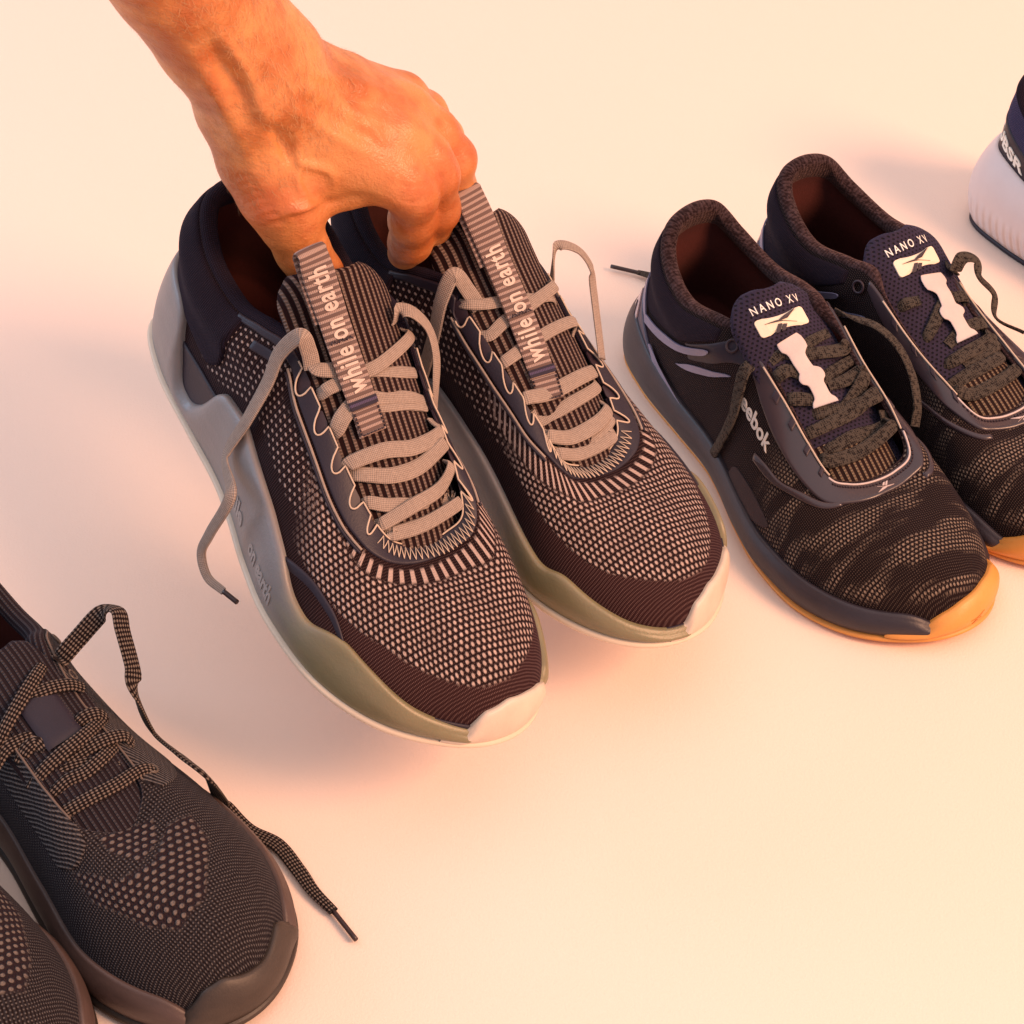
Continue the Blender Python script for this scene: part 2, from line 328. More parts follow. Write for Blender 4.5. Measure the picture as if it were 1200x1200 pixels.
#GEO-END
LACES = {'heldR':{'cross':[([8.2],[[194.9,-16.4,49.2],[196.3,-13.9,52.0],[197.5,-12.1,52.6],[197.8,5.8,54.2],[194.8,25.5,58.4],[192.1,26.3,55.5]],[[0.45,-0.55,1.0],[0.45,-0.55,1.0],[0.45,-0.35,1.0],[0.45,0.14,1.0],[0.45,0.55,1.0],[0.45,0.55,1.0]]),([8],[[189.9,-18.7,52.0],[192.0,-17.7,55.0],[191.9,-14.2,56.3],[190.3,0.3,60.7],[186.0,18.2,61.6],[179.6,27.2,67.5],[175.1,28.0,65.2]],[[0.45,-0.55,1.0],[0.45,-0.55,1.0],[0.45,-0.35,1.0],[0.45,0.01,1.0],[0.45,0.46,1.0],[0.45,0.55,1.0],[0.45,0.55,1.0]]),([8],[[180.4,-21.1,56.5],[181.7,-20.2,59.9],[185.6,-11.4,59.4],[188.4,5.2,58.1],[188.5,24.8,54.5],[188.7,26.7,57.6]],[[0.45,-0.55,1.0],[0.45,-0.55,1.0],[0.45,-0.29,1.0],[0.45,0.13,1.0],[0.45,0.55,1.0],[0.45,0.55,1.0]]),([9],[[163.6,-23.9,64.3],[164.1,-23.4,70.0],[165.0,-6.6,74.2],[166.6,10.8,72.9],[163.5,27.9,74.4],[154.4,28.7,73.6]],[[0.45,-0.55,1.0],[0.45,-0.55,1.0],[0.45,-0.17,1.0],[0.45,0.27,1.0],[0.45,0.55,1.0],[0.45,0.55,1.0]]),([9],[[165.7,-23.7,63.4],[169.9,-19.3,66.6],[175.1,-5.1,67.1],[174.1,11.9,67.2],[169.0,27.7,72.2],[166.3,28.3,68.8]],[[0.45,-0.55,1.0],[0.45,-0.48,1.0],[0.45,-0.13,1.0],[0.45,0.3,1.0],[0.45,0.55,1.0],[0.45,0.55,1.0]]),([9,9,8],[[147.4,-25.1,71.7],[148.3,-24.5,76.7],[145.5,-20.8,82.1],[141.8,-11.2,85.4],[142.5,2.8,84.5],[144.5,18.9,81.9],[145.3,29.1,77.3]],[[0.45,-0.55,1.0],[0.45,-0.55,1.0],[0.45,-0.52,1.0],[0.45,-0.28,1.0],[0.45,0.07,1.0],[0.45,0.47,1.0],[0.45,0.55,1.0]]),([5,5,6],[[144.2,-11.5,82.0],[147.0,2.9,82.0],[147.8,17.4,80.3],[148.6,28.9,75.9]],[[0.45,-0.29,1.0],[0.45,0.07,1.0],[0.45,0.44,1.0],[0.45,0.55,1.0]]),([8],[[128.6,-26.4,79.3],[131.8,-25.7,84.5],[132.4,-23.7,87.9],[132.2,-16.1,90.3],[131.2,-4.6,92.0],[129.3,7.6,93.7],[118.8,31.0,94.3],[111.0,32.2,91.2]],[[0.45,-0.55,1.0],[0.45,-0.55,1.0],[0.45,-0.55,1.0],[0.45,-0.4,1.0],[0.45,-0.12,1.0],[0.45,0.19,1.0],[0.45,0.55,1.0],[0.45,0.55,1.0]]),([8],[[112.7,-27.5,85.2],[118.2,-26.7,92.4],[123.4,-26.3,92.5],[126.8,-18.1,92.9],[130.7,2.1,91.3],[132.7,19.2,87.4],[131.9,30.3,82.7]],[[0.45,-0.55,1.0],[0.45,-0.55,1.0],[0.45,-0.55,1.0],[0.45,-0.45,1.0],[0.45,0.05,1.0],[0.45,0.48,1.0],[0.45,0.55,1.0]])],'ends':[([8,8,8,8,7,6,5,4],[[121.5,-27.4,91.0],[116.8,-29.3,98.4],[112.3,-34.1,105.6],[107.2,-36.7,88.9],[110.6,-40.1,72.1],[114.7,-47.2,53.1],[117.4,-53.8,30.6],[141.2,-66.0,34.1],[141.8,-69.0,6.9],[142.8,-70.0,-6.7],[152.5,-70.0,-13.5],[164.0,-68.0,-11.6]],[[0.45,-0.55,1.0],[0.45,-0.55,1.0],[0.45,-0.55,1.0],[0.1,-0.9,0.41],[-0.04,-0.95,0.31],[-0.15,-0.97,0.16],[-0.22,-0.97,0.01],[0.1,-0.8,0.5],[0.1,-0.8,0.5],[0.1,-0.8,0.5],[0.1,-0.8,0.5],[0.1,-0.8,0.5]]),([8,8,7],[[110.8,25.1,97.7],[109.5,26.4,104.3],[112.7,32.3,104.9],[119.1,40.1,98.7],[128.7,42.4,89.4],[138.0,41.0,78.1],[144.5,40.7,66.4]],[[0.45,0.55,1.0],[0.45,0.55,1.0],[0.45,0.55,1.0],[0.45,0.55,1.0],[0.45,0.55,1.0],[0.45,0.55,1.0],[0.45,0.55,1.0]])],'tips':[([2],[[164.0,-68.0,-11.6],[173.0,-66.0,-9.9]],[[0.1,-0.8,0.5],[0.1,-0.8,0.5]])],'loop':([17,16,15,15,15,14,15],[[87.1,-21.8,132.9],[96.8,-19.1,122.7],[110.9,-15.8,110.3],[124.6,-13.9,100.7],[138.6,-12.0,91.3],[149.5,-10.1,82.7],[156.3,-8.9,77.6]],[[0.45,-0.55,1.0],[0.45,-0.48,1.0],[0.45,-0.4,1.0],[0.45,-0.35,1.0],[0.45,-0.3,1.0],[0.45,-0.25,1.0],[0.45,-0.22,1.0]])},'heldL':{'cross':[([8],[[196.1,25.8,53.1],[197.7,25.2,56.7],[199.3,11.1,51.9],[198.4,-10.8,52.4],[195.5,-15.0,52.7],[192.5,-18.1,50.7]],[[0.45,0.55,1.0],[0.45,0.55,1.0],[0.45,0.28,1.0],[0.45,-0.27,1.0],[0.45,-0.55,1.0],[0.45,-0.55,1.0]]),([9],[[185.2,27.1,59.7],[189.2,26.1,61.8],[191.7,12.1,57.5],[190.9,-6.3,58.6],[185.7,-19.2,58.0],[179.7,-21.2,56.8]],[[0.45,0.55,1.0],[0.45,0.55,1.0],[0.45,0.3,1.0],[0.45,-0.16,1.0],[0.45,-0.55,1.0],[0.45,-0.55,1.0]]),([7],[[192.8,26.2,55.1],[196.8,14.4,51.1],[194.7,-4.5,54.2],[190.4,-18.1,55.7],[186.5,-19.6,53.6]],[[0.45,0.55,1.0],[0.45,0.36,1.0],[0.45,-0.11,1.0],[0.45,-0.55,1.0],[0.45,-0.55,1.0]]),([9],[[167.0,28.3,68.5],[169.4,27.7,72.0],[170.5,12.4,70.1],[169.7,-8.9,71.5],[166.4,-23.2,67.1],[164.6,-23.8,63.9]],[[0.45,0.55,1.0],[0.45,0.55,1.0],[0.45,0.31,1.0],[0.45,-0.22,1.0],[0.45,-0.55,1.0],[0.45,-0.55,1.0]]),([8],[[173.5,28.0,65.8],[177.5,24.3,61.0],[177.9,2.4,65.3],[175.0,-17.5,64.8],[169.5,-23.5,61.7]],[[0.45,0.55,1.0],[0.45,0.55,1.0],[0.45,0.06,1.0],[0.45,-0.44,1.0],[0.45,-0.55,1.0]]),([8],[[147.5,29.0,76.4],[149.5,28.4,80.1],[148.0,19.7,80.8],[146.8,9.3,82.8],[144.3,-8.3,83.3],[143.6,-24.9,81.9],[145.3,-25.2,72.6]],[[0.45,0.55,1.0],[0.45,0.55,1.0],[0.45,0.49,1.0],[0.45,0.23,1.0],[0.45,-0.21,1.0],[0.45,-0.55,1.0],[0.45,-0.55,1.0]]),([8],[[131.7,30.3,82.8],[134.4,26.6,84.9],[133.4,18.5,89.1],[132.7,9.0,90.7],[130.2,-5.8,92.4],[125.9,-22.9,92.6],[117.5,-27.2,83.4]],[[0.45,0.55,1.0],[0.45,0.55,1.0],[0.45,0.46,1.0],[0.45,0.23,1.0],[0.45,-0.14,1.0],[0.45,-0.55,1.0],[0.45,-0.55,1.0]]),([7],[[112.9,32.0,90.4],[118.5,31.0,93.8],[122.8,22.6,94.5],[125.8,10.0,94.6],[128.6,-5.5,92.4],[129.9,-17.0,90.4],[127.3,-26.5,79.8]],[[0.45,0.55,1.0],[0.45,0.55,1.0],[0.45,0.55,1.0],[0.45,0.25,1.0],[0.45,-0.14,1.0],[0.45,-0.43,1.0],[0.45,-0.55,1.0]])],'ends':[([8],[[121.9,25.5,91.5],[113.9,29.1,98.9],[107.6,35.2,106.1],[109.5,41.2,93.2],[113.1,43.2,74.3],[113.2,42.9,55.5],[112.4,41.2,35.8]],[[0.45,0.55,1.0],[0.45,0.55,1.0],[0.45,0.55,1.0],[0.15,0.94,0.32],[0.03,1.0,0.05],[0.02,1.0,-0.06],[0.01,0.99,-0.11]]),([6,6,7,7,6],[[116.3,-32.2,85.2],[110.7,-34.3,102.5],[116.3,-44.0,102.3],[124.6,-48.8,95.7],[131.5,-47.3,87.7],[163.0,-31.4,69.6]],[[0.18,-0.84,0.51],[0.45,-0.55,1.0],[0.45,-0.55,1.0],[0.45,-0.55,1.0],[0.45,-0.55,1.0],[0.37,-0.42,0.83]])],'loop':([18,16,15,15,15,14,15],[[85.2,15.3,134.9],[98.2,12.8,122.6],[112.2,11.0,110.1],[128.3,10.9,99.2],[144.1,11.1,88.1],[160.5,12.1,76.2],[173.2,13.8,67.2]],[[0.45,0.38,1.0],[0.45,0.32,1.0],[0.45,0.28,1.0],[0.45,0.27,1.0],[0.45,0.28,1.0],[0.45,0.3,1.0],[0.45,0.35,1.0]])},'rbR':{'cross':[([9],[[183.7,-18.1,54.3],[186.8,-17.6,57.1],[189.1,-14.0,56.1],[189.8,4.5,56.6],[185.4,26.5,62.2],[178.7,28.0,60.8]],[[0.45,-0.55,1.0],[0.45,-0.55,1.0],[0.45,-0.35,1.0],[0.45,0.11,1.0],[0.45,0.55,1.0],[0.45,0.55,1.0]]),([9],[[181.2,-16.5,51.1],[182.2,-11.2,57.0],[181.2,4.4,59.8],[179.6,24.9,58.0],[173.1,28.4,63.1]],[[0.45,-0.41,1.0],[0.45,-0.28,1.0],[0.45,0.11,1.0],[0.45,0.55,1.0],[0.45,0.55,1.0]]),([9],[[168.2,-17.9,60.4],[170.1,-15.9,62.3],[170.7,-2.9,65.0],[168.7,13.6,66.3],[165.4,27.9,70.5],[166.0,28.4,65.8]],[[0.45,-0.49,1.0],[0.45,-0.4,1.0],[0.45,-0.07,1.0],[0.45,0.34,1.0],[0.45,0.55,1.0],[0.45,0.55,1.0]]),([9],[[159.5,-10.2,62.6],[162.6,-6.1,66.8],[166.7,10.4,67.1],[167.5,27.9,69.7],[162.8,28.4,66.9]],[[0.45,-0.26,1.0],[0.45,-0.15,1.0],[0.45,0.26,1.0],[0.45,0.55,1.0],[0.45,0.55,1.0]]),([9],[[148.2,-17.2,68.7],[150.5,-16.7,71.7],[154.5,-9.4,71.6],[158.4,-1.0,70.2]],[[0.45,-0.55,1.0],[0.45,-0.48,1.0],[0.45,-0.24,1.0],[0.45,-0.03,1.0]]),([9],[[150.9,6.4,72.7],[151.9,16.8,73.2],[151.4,27.9,75.7],[150.4,27.9,76.1],[150.6,28.4,71.5]],[[0.45,0.16,1.0],[0.45,0.42,1.0],[0.45,0.55,1.0],[0.45,0.55,1.0],[0.45,0.55,1.0]]),([9],[[165.4,6.0,65.5],[161.1,16.7,68.5],[154.6,27.9,74.5],[146.7,28.4,73.0]],[[0.45,0.15,1.0],[0.45,0.42,1.0],[0.45,0.55,1.0],[0.45,0.55,1.0]]),([9],[[135.9,-17.6,73.9],[137.3,-17.0,78.5],[137.9,-10.6,80.4],[143.4,-2.8,76.7]],[[0.45,-0.55,1.0],[0.45,-0.5,1.0],[0.45,-0.27,1.0],[0.45,-0.07,1.0]]),([9],[[133.3,0.3,82.6],[134.9,7.5,83.5],[136.2,23.4,81.0],[135.4,27.9,82.8],[135.9,28.4,78.0]],[[0.45,0.01,1.0],[0.45,0.19,1.0],[0.45,0.55,1.0],[0.45,0.55,1.0],[0.45,0.55,1.0]]),([8],[[128.2,-16.5,81.0],[128.1,-10.2,84.5],[130.5,-3.5,84.4],[128.2,8.7,86.6],[125.7,21.4,86.4]],[[0.45,-0.41,1.0],[0.45,-0.26,1.0],[0.45,-0.09,1.0],[0.45,0.22,1.0],[0.45,0.54,1.0]]),([8],[[155.6,-4.5,69.5],[147.3,5.8,74.5],[143.6,19.1,76.0],[140.8,28.4,75.6]],[[0.45,-0.11,1.0],[0.45,0.14,1.0],[0.45,0.48,1.0],[0.45,0.55,1.0]])],'ends':[([8,8,7,6],[[122.3,-23.5,79.5],[123.0,-29.7,75.7],[126.0,-34.6,64.1],[129.6,-39.8,52.2],[126.5,-44.1,34.6],[116.3,-42.9,12.7],[121.0,-42.2,7.8]],[[0.25,-0.79,0.56],[0.22,-0.82,0.53],[0.06,-0.89,0.44],[-0.06,-0.93,0.35],[-0.16,-0.98,0.15],[-0.15,-0.99,-0.07],[-0.18,-0.98,-0.12]]),([7],[[113.6,34.5,88.0],[126.2,40.2,89.5],[137.1,47.0,88.6],[150.2,52.4,81.6],[161.7,54.5,69.9],[173.2,51.5,58.3],[179.2,47.0,49.3]],[[0.12,0.94,0.31],[0.45,0.55,1.0],[0.45,0.55,1.0],[0.45,0.55,1.0],[0.45,0.55,1.0],[0.45,0.55,1.0],[0.45,0.55,1.0]]),([4,6,8],[[-68.0,16.1,4.0],[-59.8,22.3,4.0],[-44.1,31.4,4.0]],[[0.0,0.0,1.0],[0.0,0.0,1.0],[0.0,0.0,1.0]])],'tips':[([2],[[-81.0,4.6,4.0],[-66.5,17.1,4.0]],[[0.0,0.0,1.0],[0.0,0.0,1.0]])]},'rbL':{'cross':[([9],[[183.1,27.4,58.8],[187.0,26.3,61.5],[188.5,16.7,56.2],[189.1,-1.3,57.1],[186.1,-17.6,57.4],[181.8,-18.1,55.0]],[[0.45,0.55,1.0],[0.45,0.55,1.0],[0.45,0.42,1.0],[0.45,-0.03,1.0],[0.45,-0.55,1.0],[0.45,-0.55,1.0]]),([9],[[175.7,26.5,51.9],[177.6,22.8,57.5],[178.1,8.3,61.2],[177.5,-10.8,62.2],[171.8,-18.0,58.9]],[[0.45,0.55,1.0],[0.45,0.55,1.0],[0.45,0.21,1.0],[0.45,-0.27,1.0],[0.45,-0.55,1.0]]),([9],[[160.9,18.2,60.7],[166.8,16.3,63.8],[167.9,6.5,66.3],[166.1,-14.0,66.7],[162.2,-17.2,66.9],[160.4,-17.6,63.6]],[[0.45,0.46,1.0],[0.45,0.41,1.0],[0.45,0.16,1.0],[0.45,-0.35,1.0],[0.45,-0.55,1.0],[0.45,-0.55,1.0]]),([8],[[146.7,20.6,67.6],[149.1,17.3,72.5],[144.6,7.9,77.7],[138.8,-1.1,80.4],[135.4,-12.3,79.7]],[[0.45,0.52,1.0],[0.45,0.43,1.0],[0.45,0.2,1.0],[0.45,-0.03,1.0],[0.45,-0.31,1.0]]),([9],[[158.7,11.3,68.4],[155.7,-3.2,72.3],[155.6,-16.9,70.9],[155.4,-16.9,69.7],[155.3,-17.4,65.7]],[[0.45,0.28,1.0],[0.45,-0.08,1.0],[0.45,-0.48,1.0],[0.45,-0.55,1.0],[0.45,-0.55,1.0]]),([9],[[137.5,-4.2,80.1],[139.2,-13.4,80.4],[139.9,-16.9,78.8],[139.1,-16.9,76.5],[140.2,-17.3,72.0]],[[0.45,-0.11,1.0],[0.45,-0.34,1.0],[0.45,-0.55,1.0],[0.45,-0.55,1.0],[0.45,-0.55,1.0]]),([8],[[128.0,22.5,79.1],[130.5,19.0,82.8],[132.7,11.0,83.3]],[[0.45,0.55,1.0],[0.45,0.48,1.0],[0.45,0.28,1.0]]),([8],[[172.5,9.8,61.7],[172.0,-9.1,64.1],[168.1,-17.4,64.4],[165.0,-17.8,61.7]],[[0.45,0.25,1.0],[0.45,-0.23,1.0],[0.45,-0.55,1.0],[0.45,-0.55,1.0]])],'ends':[([8,8,7,6,6],[[116.0,-24.0,83.6],[128.0,-17.3,89.1],[126.4,-24.1,94.9],[128.9,-32.7,91.2],[134.9,-31.1,83.7],[141.0,-38.5,72.5],[149.6,-33.8,63.0],[164.9,-42.0,58.9]],[[0.27,-0.8,0.54],[0.45,-0.43,1.0],[0.45,-0.55,1.0],[0.45,-0.55,1.0],[0.45,-0.55,1.0],[0.45,-0.55,1.0],[0.12,-0.75,0.65],[0.1,-0.8,0.5]])]},'blk':{'cross':[([7.6],[[179.2,28.4,58.7],[179.6,24.2,63.4],[182.6,12.8,67.2],[184.5,-2.4,68.0],[183.0,-17.5,66.3],[184.1,-23.6,62.8]],[[0.45,0.55,1.0],[0.45,0.55,1.0],[0.45,0.32,1.0],[0.45,-0.06,1.0],[0.45,-0.44,1.0],[0.45,-0.55,1.0]]),([7.6],[[159.2,26.9,65.7],[159.5,21.6,71.8],[159.3,9.7,76.3],[158.3,-2.9,78.0],[154.0,-13.7,75.6],[148.8,-21.6,71.8]],[[0.45,0.55,1.0],[0.45,0.54,1.0],[0.45,0.24,1.0],[0.45,-0.07,1.0],[0.45,-0.34,1.0],[0.45,-0.54,1.0]]),([7.6],[[169.6,23.6,66.1],[169.9,13.9,70.7],[172.0,4.9,71.8],[171.1,-4.3,73.0],[167.2,-12.5,70.9],[162.2,-20.3,67.2]],[[0.45,0.55,1.0],[0.45,0.35,1.0],[0.45,0.12,1.0],[0.45,-0.11,1.0],[0.45,-0.31,1.0],[0.45,-0.51,1.0]]),([7.6],[[162.0,8.2,72.9],[162.3,0.4,73.9],[163.7,-10.7,75.2],[165.0,-21.4,72.1],[167.6,-23.7,66.8]],[[0.45,0.2,1.0],[0.45,0.01,1.0],[0.45,-0.27,1.0],[0.45,-0.54,1.0],[0.45,-0.55,1.0]]),([7.6],[[163.3,17.1,69.4],[165.4,9.8,71.6],[169.3,-1.5,70.7],[174.7,-11.4,66.3]],[[0.45,0.43,1.0],[0.45,0.25,1.0],[0.45,-0.04,1.0],[0.45,-0.29,1.0]]),([7.6],[[148.6,-6.1,76.7],[148.6,-12.0,78.3],[149.6,-18.3,77.0],[151.3,-21.0,73.1]],[[0.45,-0.15,1.0],[0.45,-0.3,1.0],[0.45,-0.46,1.0],[0.45,-0.53,1.0]]),([7.6],[[136.9,31.0,76.3],[132.1,18.4,83.6],[126.8,5.9,87.9],[120.9,-4.8,89.1],[115.8,-11.7,87.4]],[[0.45,0.55,1.0],[0.45,0.46,1.0],[0.45,0.15,1.0],[0.45,-0.12,1.0],[0.45,-0.29,1.0]]),([7.6],[[124.5,9.6,84.6],[127.0,3.0,86.0],[129.3,-7.2,86.0],[131.0,-16.2,83.4],[132.9,-21.9,78.8]],[[0.45,0.24,1.0],[0.45,0.07,1.0],[0.45,-0.18,1.0],[0.45,-0.41,1.0],[0.45,-0.55,1.0]]),([7.6],[[147.3,24.7,71.7],[146.3,19.7,75.8],[146.5,14.0,77.7],[151.5,13.0,75.3]],[[0.45,0.55,1.0],[0.45,0.49,1.0],[0.45,0.35,1.0],[0.45,0.33,1.0]]),([8],[[142.7,36.6,70.7],[140.1,27.1,76.2],[140.7,20.3,77.5],[142.1,12.0,77.3]],[[0.45,0.55,1.0],[0.45,0.55,1.0],[0.45,0.51,1.0],[0.45,0.3,1.0]])],'ends':[([9,9,9,9,9,8,8,8,8,7,5],[[114.1,-19.7,82.0],[116.9,-23.5,88.3],[116.9,-31.8,93.1],[119.1,-45.1,102.9],[126.2,-49.3,106.4],[134.6,-45.7,101.5],[147.8,-40.6,91.1],[153.8,-36.7,82.4],[152.6,-43.9,49.2],[179.4,-42.6,53.5],[194.1,-46.2,48.2],[181.8,-60.8,10.0],[197.3,-62.9,3.0],[214.6,-67.7,3.0],[233.9,-65.5,3.0],[249.0,-62.8,3.0],[264.4,-62.3,3.0]],[[0.45,-0.49,1.0],[0.45,-0.55,1.0],[0.45,-0.55,1.0],[0.45,-0.55,1.0],[0.45,-0.55,1.0],[0.45,-0.55,1.0],[0.45,-0.55,1.0],[0.45,-0.55,1.0],[-0.03,-0.89,0.46],[0.02,-0.79,0.62],[0.04,-0.8,0.59],[0.0,0.0,1.0],[0.0,0.0,1.0],[0.0,0.0,1.0],[0.0,0.0,1.0],[0.0,0.0,1.0],[0.0,0.0,1.0]])],'tips':[([2],[[264.4,-62.3,3.0],[284.3,-59.6,3.0]],[[0.0,0.0,1.0],[0.0,0.0,1.0]])]}}
EXTRA = {'rbstrap':([[123.5,-4.0,89.7],[129.2,-3.0,87.4],[135.7,-3.6,84.5],[141.5,-2.6,81.1],[147.0,-1.5,78.7],[151.9,-1.2,76.2],[156.4,-1.1,73.4],[161.4,-1.2,70.0]],[[0.45,-0.1,1.0],[0.45,-0.07,1.0],[0.45,-0.09,1.0],[0.45,-0.07,1.0],[0.45,-0.04,1.0],[0.45,-0.03,1.0],[0.45,-0.03,1.0],[0.45,-0.03,1.0]]),'rbbadge':([[110.6,-20.1,91.8],[108.1,13.1,94.4],[113.6,13.8,90.8],[117.2,-19.0,87.7],[105.6,-5.3,96.6],[107.0,-22.4,93.6],[104.9,11.6,96.8]],[[0.45,-0.5,1.0],[0.45,0.33,1.0],[0.45,0.35,1.0],[0.45,-0.48,1.0],[0.45,-0.13,1.0],[0.45,-0.55,1.0],[0.45,0.29,1.0]])}


# ------------------------------------------------------------------ node helpers
class X:
    """tiny expression wrapper round node sockets"""
    def __init__(self, nt, sock):
        self.nt, self.s = nt, sock

    def _m(self, op, *o):
        n = self.nt.nodes.new('ShaderNodeMath')
        n.operation = op
        for i, v in enumerate((self,) + o):
            if isinstance(v, X): self.nt.links.new(v.s, n.inputs[i])
            else: n.inputs[i].default_value = v
        return X(self.nt, n.outputs[0])

    def __add__(a, b): return a._m('ADD', b)
    __radd__ = __add__
    def __sub__(a, b): return a._m('SUBTRACT', b)
    def __rsub__(a, b): return (a * -1.0) + b
    def __mul__(a, b): return a._m('MULTIPLY', b)
    __rmul__ = __mul__
    def __truediv__(a, b): return a._m('DIVIDE', b)
    def floor(a): return a._m('FLOOR')
    def fract(a): return a._m('FRACT')
    def sin(a): return a._m('SINE')
    def abs(a): return a._m('ABSOLUTE')
    def pow(a, b): return a._m('POWER', b)
    def sqrt(a): return a._m('SQRT')
    def min(a, b): return a._m('MINIMUM', b)
    def max(a, b): return a._m('MAXIMUM', b)
    def gt(a, b): return a._m('GREATER_THAN', b)
    def mod2(a): return a._m('FLOORED_MODULO', 2.0)

    def step(a, lo, hi):
        n = a.nt.nodes.new('ShaderNodeMapRange')
        n.interpolation_type = 'SMOOTHSTEP'
        a.nt.links.new(a.s, n.inputs[0])
        n.inputs[1].default_value = lo; n.inputs[2].default_value = hi
        return X(a.nt, n.outputs[0])


class M:
    def __init__(self, name):
        self.m = bpy.data.materials.new(name)
        self.m.use_nodes = True
        self.nt = self.m.node_tree
        self.b = self.nt.nodes['Principled BSDF']

    def attr(self, name):
        n = self.nt.nodes.new('ShaderNodeAttribute')
        n.attribute_name = name
        return n

    def fac(self, name):
        return X(self.nt, self.attr(name).outputs['Fac'])

    def vec(self, name):
        s = self.nt.nodes.new('ShaderNodeSeparateXYZ')
        self.nt.links.new(self.attr(name).outputs['Vector'], s.inputs[0])
        return [X(self.nt, s.outputs[i]) for i in range(3)]

    def obj(self):
        t = self.nt.nodes.new('ShaderNodeTexCoord')
        return t.outputs['Object']

    def noise(self, scale, detail=3, rough=.6, co=None, out='Fac', stretch=None):
        n = self.nt.nodes.new('ShaderNodeTexNoise')
        n.inputs['Scale'].default_value = scale
        n.inputs['Detail'].default_value = detail
        n.inputs['Roughness'].default_value = rough
        co = co or self.obj()
        if stretch:
            mp = self.nt.nodes.new('ShaderNodeMapping')
            mp.inputs['Scale'].default_value = stretch
            self.nt.links.new(co, mp.inputs[0]); co = mp.outputs[0]
        self.nt.links.new(co, n.inputs['Vector'])
        return X(self.nt, n.outputs[out])

    def mix(self, f, a, b):
        n = self.nt.nodes.new('ShaderNodeMix')
        n.data_type = 'RGBA'
        if isinstance(f, X): self.nt.links.new(f.s, n.inputs[0])
        else: n.inputs[0].default_value = f
        for v, k in ((a, 6), (b, 7)):
            if isinstance(v, X): self.nt.links.new(v.s, n.inputs[k])
            else: n.inputs[k].default_value = (*v, 1)
        return X(self.nt, n.outputs[2])

    def set(self, **k):
        names = dict(color='Base Color', rough='Roughness', sheen='Sheen Weight', sheen_rough='Sheen Roughness', sheen_tint='Sheen Tint',
                     spec='Specular IOR Level', spec_tint='Specular Tint', metal='Metallic', coat='Coat Weight', sss='Subsurface Weight', trans='Transmission Weight',
                     sss_scale='Subsurface Scale', sss_rad='Subsurface Radius', coat_rough='Coat Roughness')
        for q, v in k.items():
            i = self.b.inputs[names[q]]
            if isinstance(v, X): self.nt.links.new(v.s, i)
            elif isinstance(v, tuple) and len(v) == 3 and q != 'sss_rad': i.default_value = (*v, 1)
            else: i.default_value = v
        return self

    def bump(self, h, dist=.0006, strength=1.0):
        n = self.nt.nodes.new('ShaderNodeBump')
        n.inputs['Distance'].default_value = dist
        n.inputs['Strength'].default_value = strength
        self.nt.links.new(h.s, n.inputs['Height'])
        self.nt.links.new(n.outputs[0], self.b.inputs['Normal'])
        return self


def plain(name, color, rough=.6, bump=0.0, scale=400, var=.12, **k):
    m = M(name)
    f = m.noise(scale * .12, 4)
    dark = tuple(c * (1 - var * 1.5) for c in color); lite = tuple(min(1, c * (1 + var)) for c in color)
    m.set(color=m.mix(f, dark, lite), rough=rough, **k)
    if bump:
        m.bump(m.noise(scale, 4), bump)
    return m.m


BLUE = (0.30, 0.40, 1.0)


def dots(u, v, pu, pv, ru, rv, soft=.25):
    """staggered rows of oval stitches; returns 0..1"""
    q = v / pv
    row = q.floor()
    p = u / pu + row.mod2() * .5
    du = (p.fract() - .5) / (ru / pu)
    dv = (q.fract() - .5) / (rv / pv)
    d = (du * du + dv * dv).sqrt()
    return 1.0 - d.step(1 - soft, 1 + soft)


def mat_knit_held():
    m = M('two tone knit')
    u, v, w = m.vec('uvm')
    u = u + (m.noise(55, 2) - .5) * .0022
    v = v + (m.noise(47, 2) - .5) * .0022
    vamp, quarter, rib, toe = m.fac('vamp'), m.fac('quarter'), m.fac('rib'), m.fac('smoothm')
    nz = m.noise(90, 3)
    big = dots(v, u, .0037, .0032, .00105, .00115, .35)
    sml = dots(v, u, .0044, .0036, .00085, .00095, .3)
    # vertical filaments
    fine = ((v * (6.283 / .0011)).sin() * .5 + .5) * ((u * (6.283 / .0014)).sin() * .5 + .5)
    stripe = (w * (6.283 / .0042)).sin().step(.0, .5)
    L = (big * vamp * (nz * .9 + .35)).max(sml * quarter * (nz * .6 + .45)).max(stripe * rib * .8)
    dark = m.mix(toe, (.009, .002, .002), (.022, .006, .006))
    dark = m.mix(fine * fine * (toe * .5 + .45), dark, (.17, .10, .09))
    c = m.mix(L.min(1.0), dark, (.52, .39, .34))
    m.set(color=c, rough=.8, sheen=.03, sheen_tint=(.5, .5, 1.0), spec=.12)
    m.bump(L * 1.0 + fine * .25, .0009)
    return m.m


def mat_knit_rb():
    m = M('dark engineered knit')
    u, v, w = m.vec('uvm')
    u = u + (m.noise(55, 2) - .5) * .0030
    v = v + (m.noise(47, 2) - .5) * .0026
    wave = m.fac('vamp')
    nz = m.noise(40, 2, stretch=(2.3, .42, 1.0))
    big = dots(v, u, .0030, .0022, .00095, .0007, .3)
    fine = ((v * (6.283 / .0016)).sin() * .5 + .5) * ((u * (6.283 / .0013)).sin() * .5 + .5)
    band = nz.step(.44, .58)
    L = (big * band * wave).min(1.0)
    c = m.mix(fine * fine * .6, (.008, .0025, .0025), (.14, .105, .082))
    c = m.mix(L, c, (.24, .18, .135))
    m.set(color=c, rough=.8, sheen=.03, sheen_tint=(.5, .55, 1.0), spec=.12)
    m.bump(L + fine * .6, .0008)
    return m.m


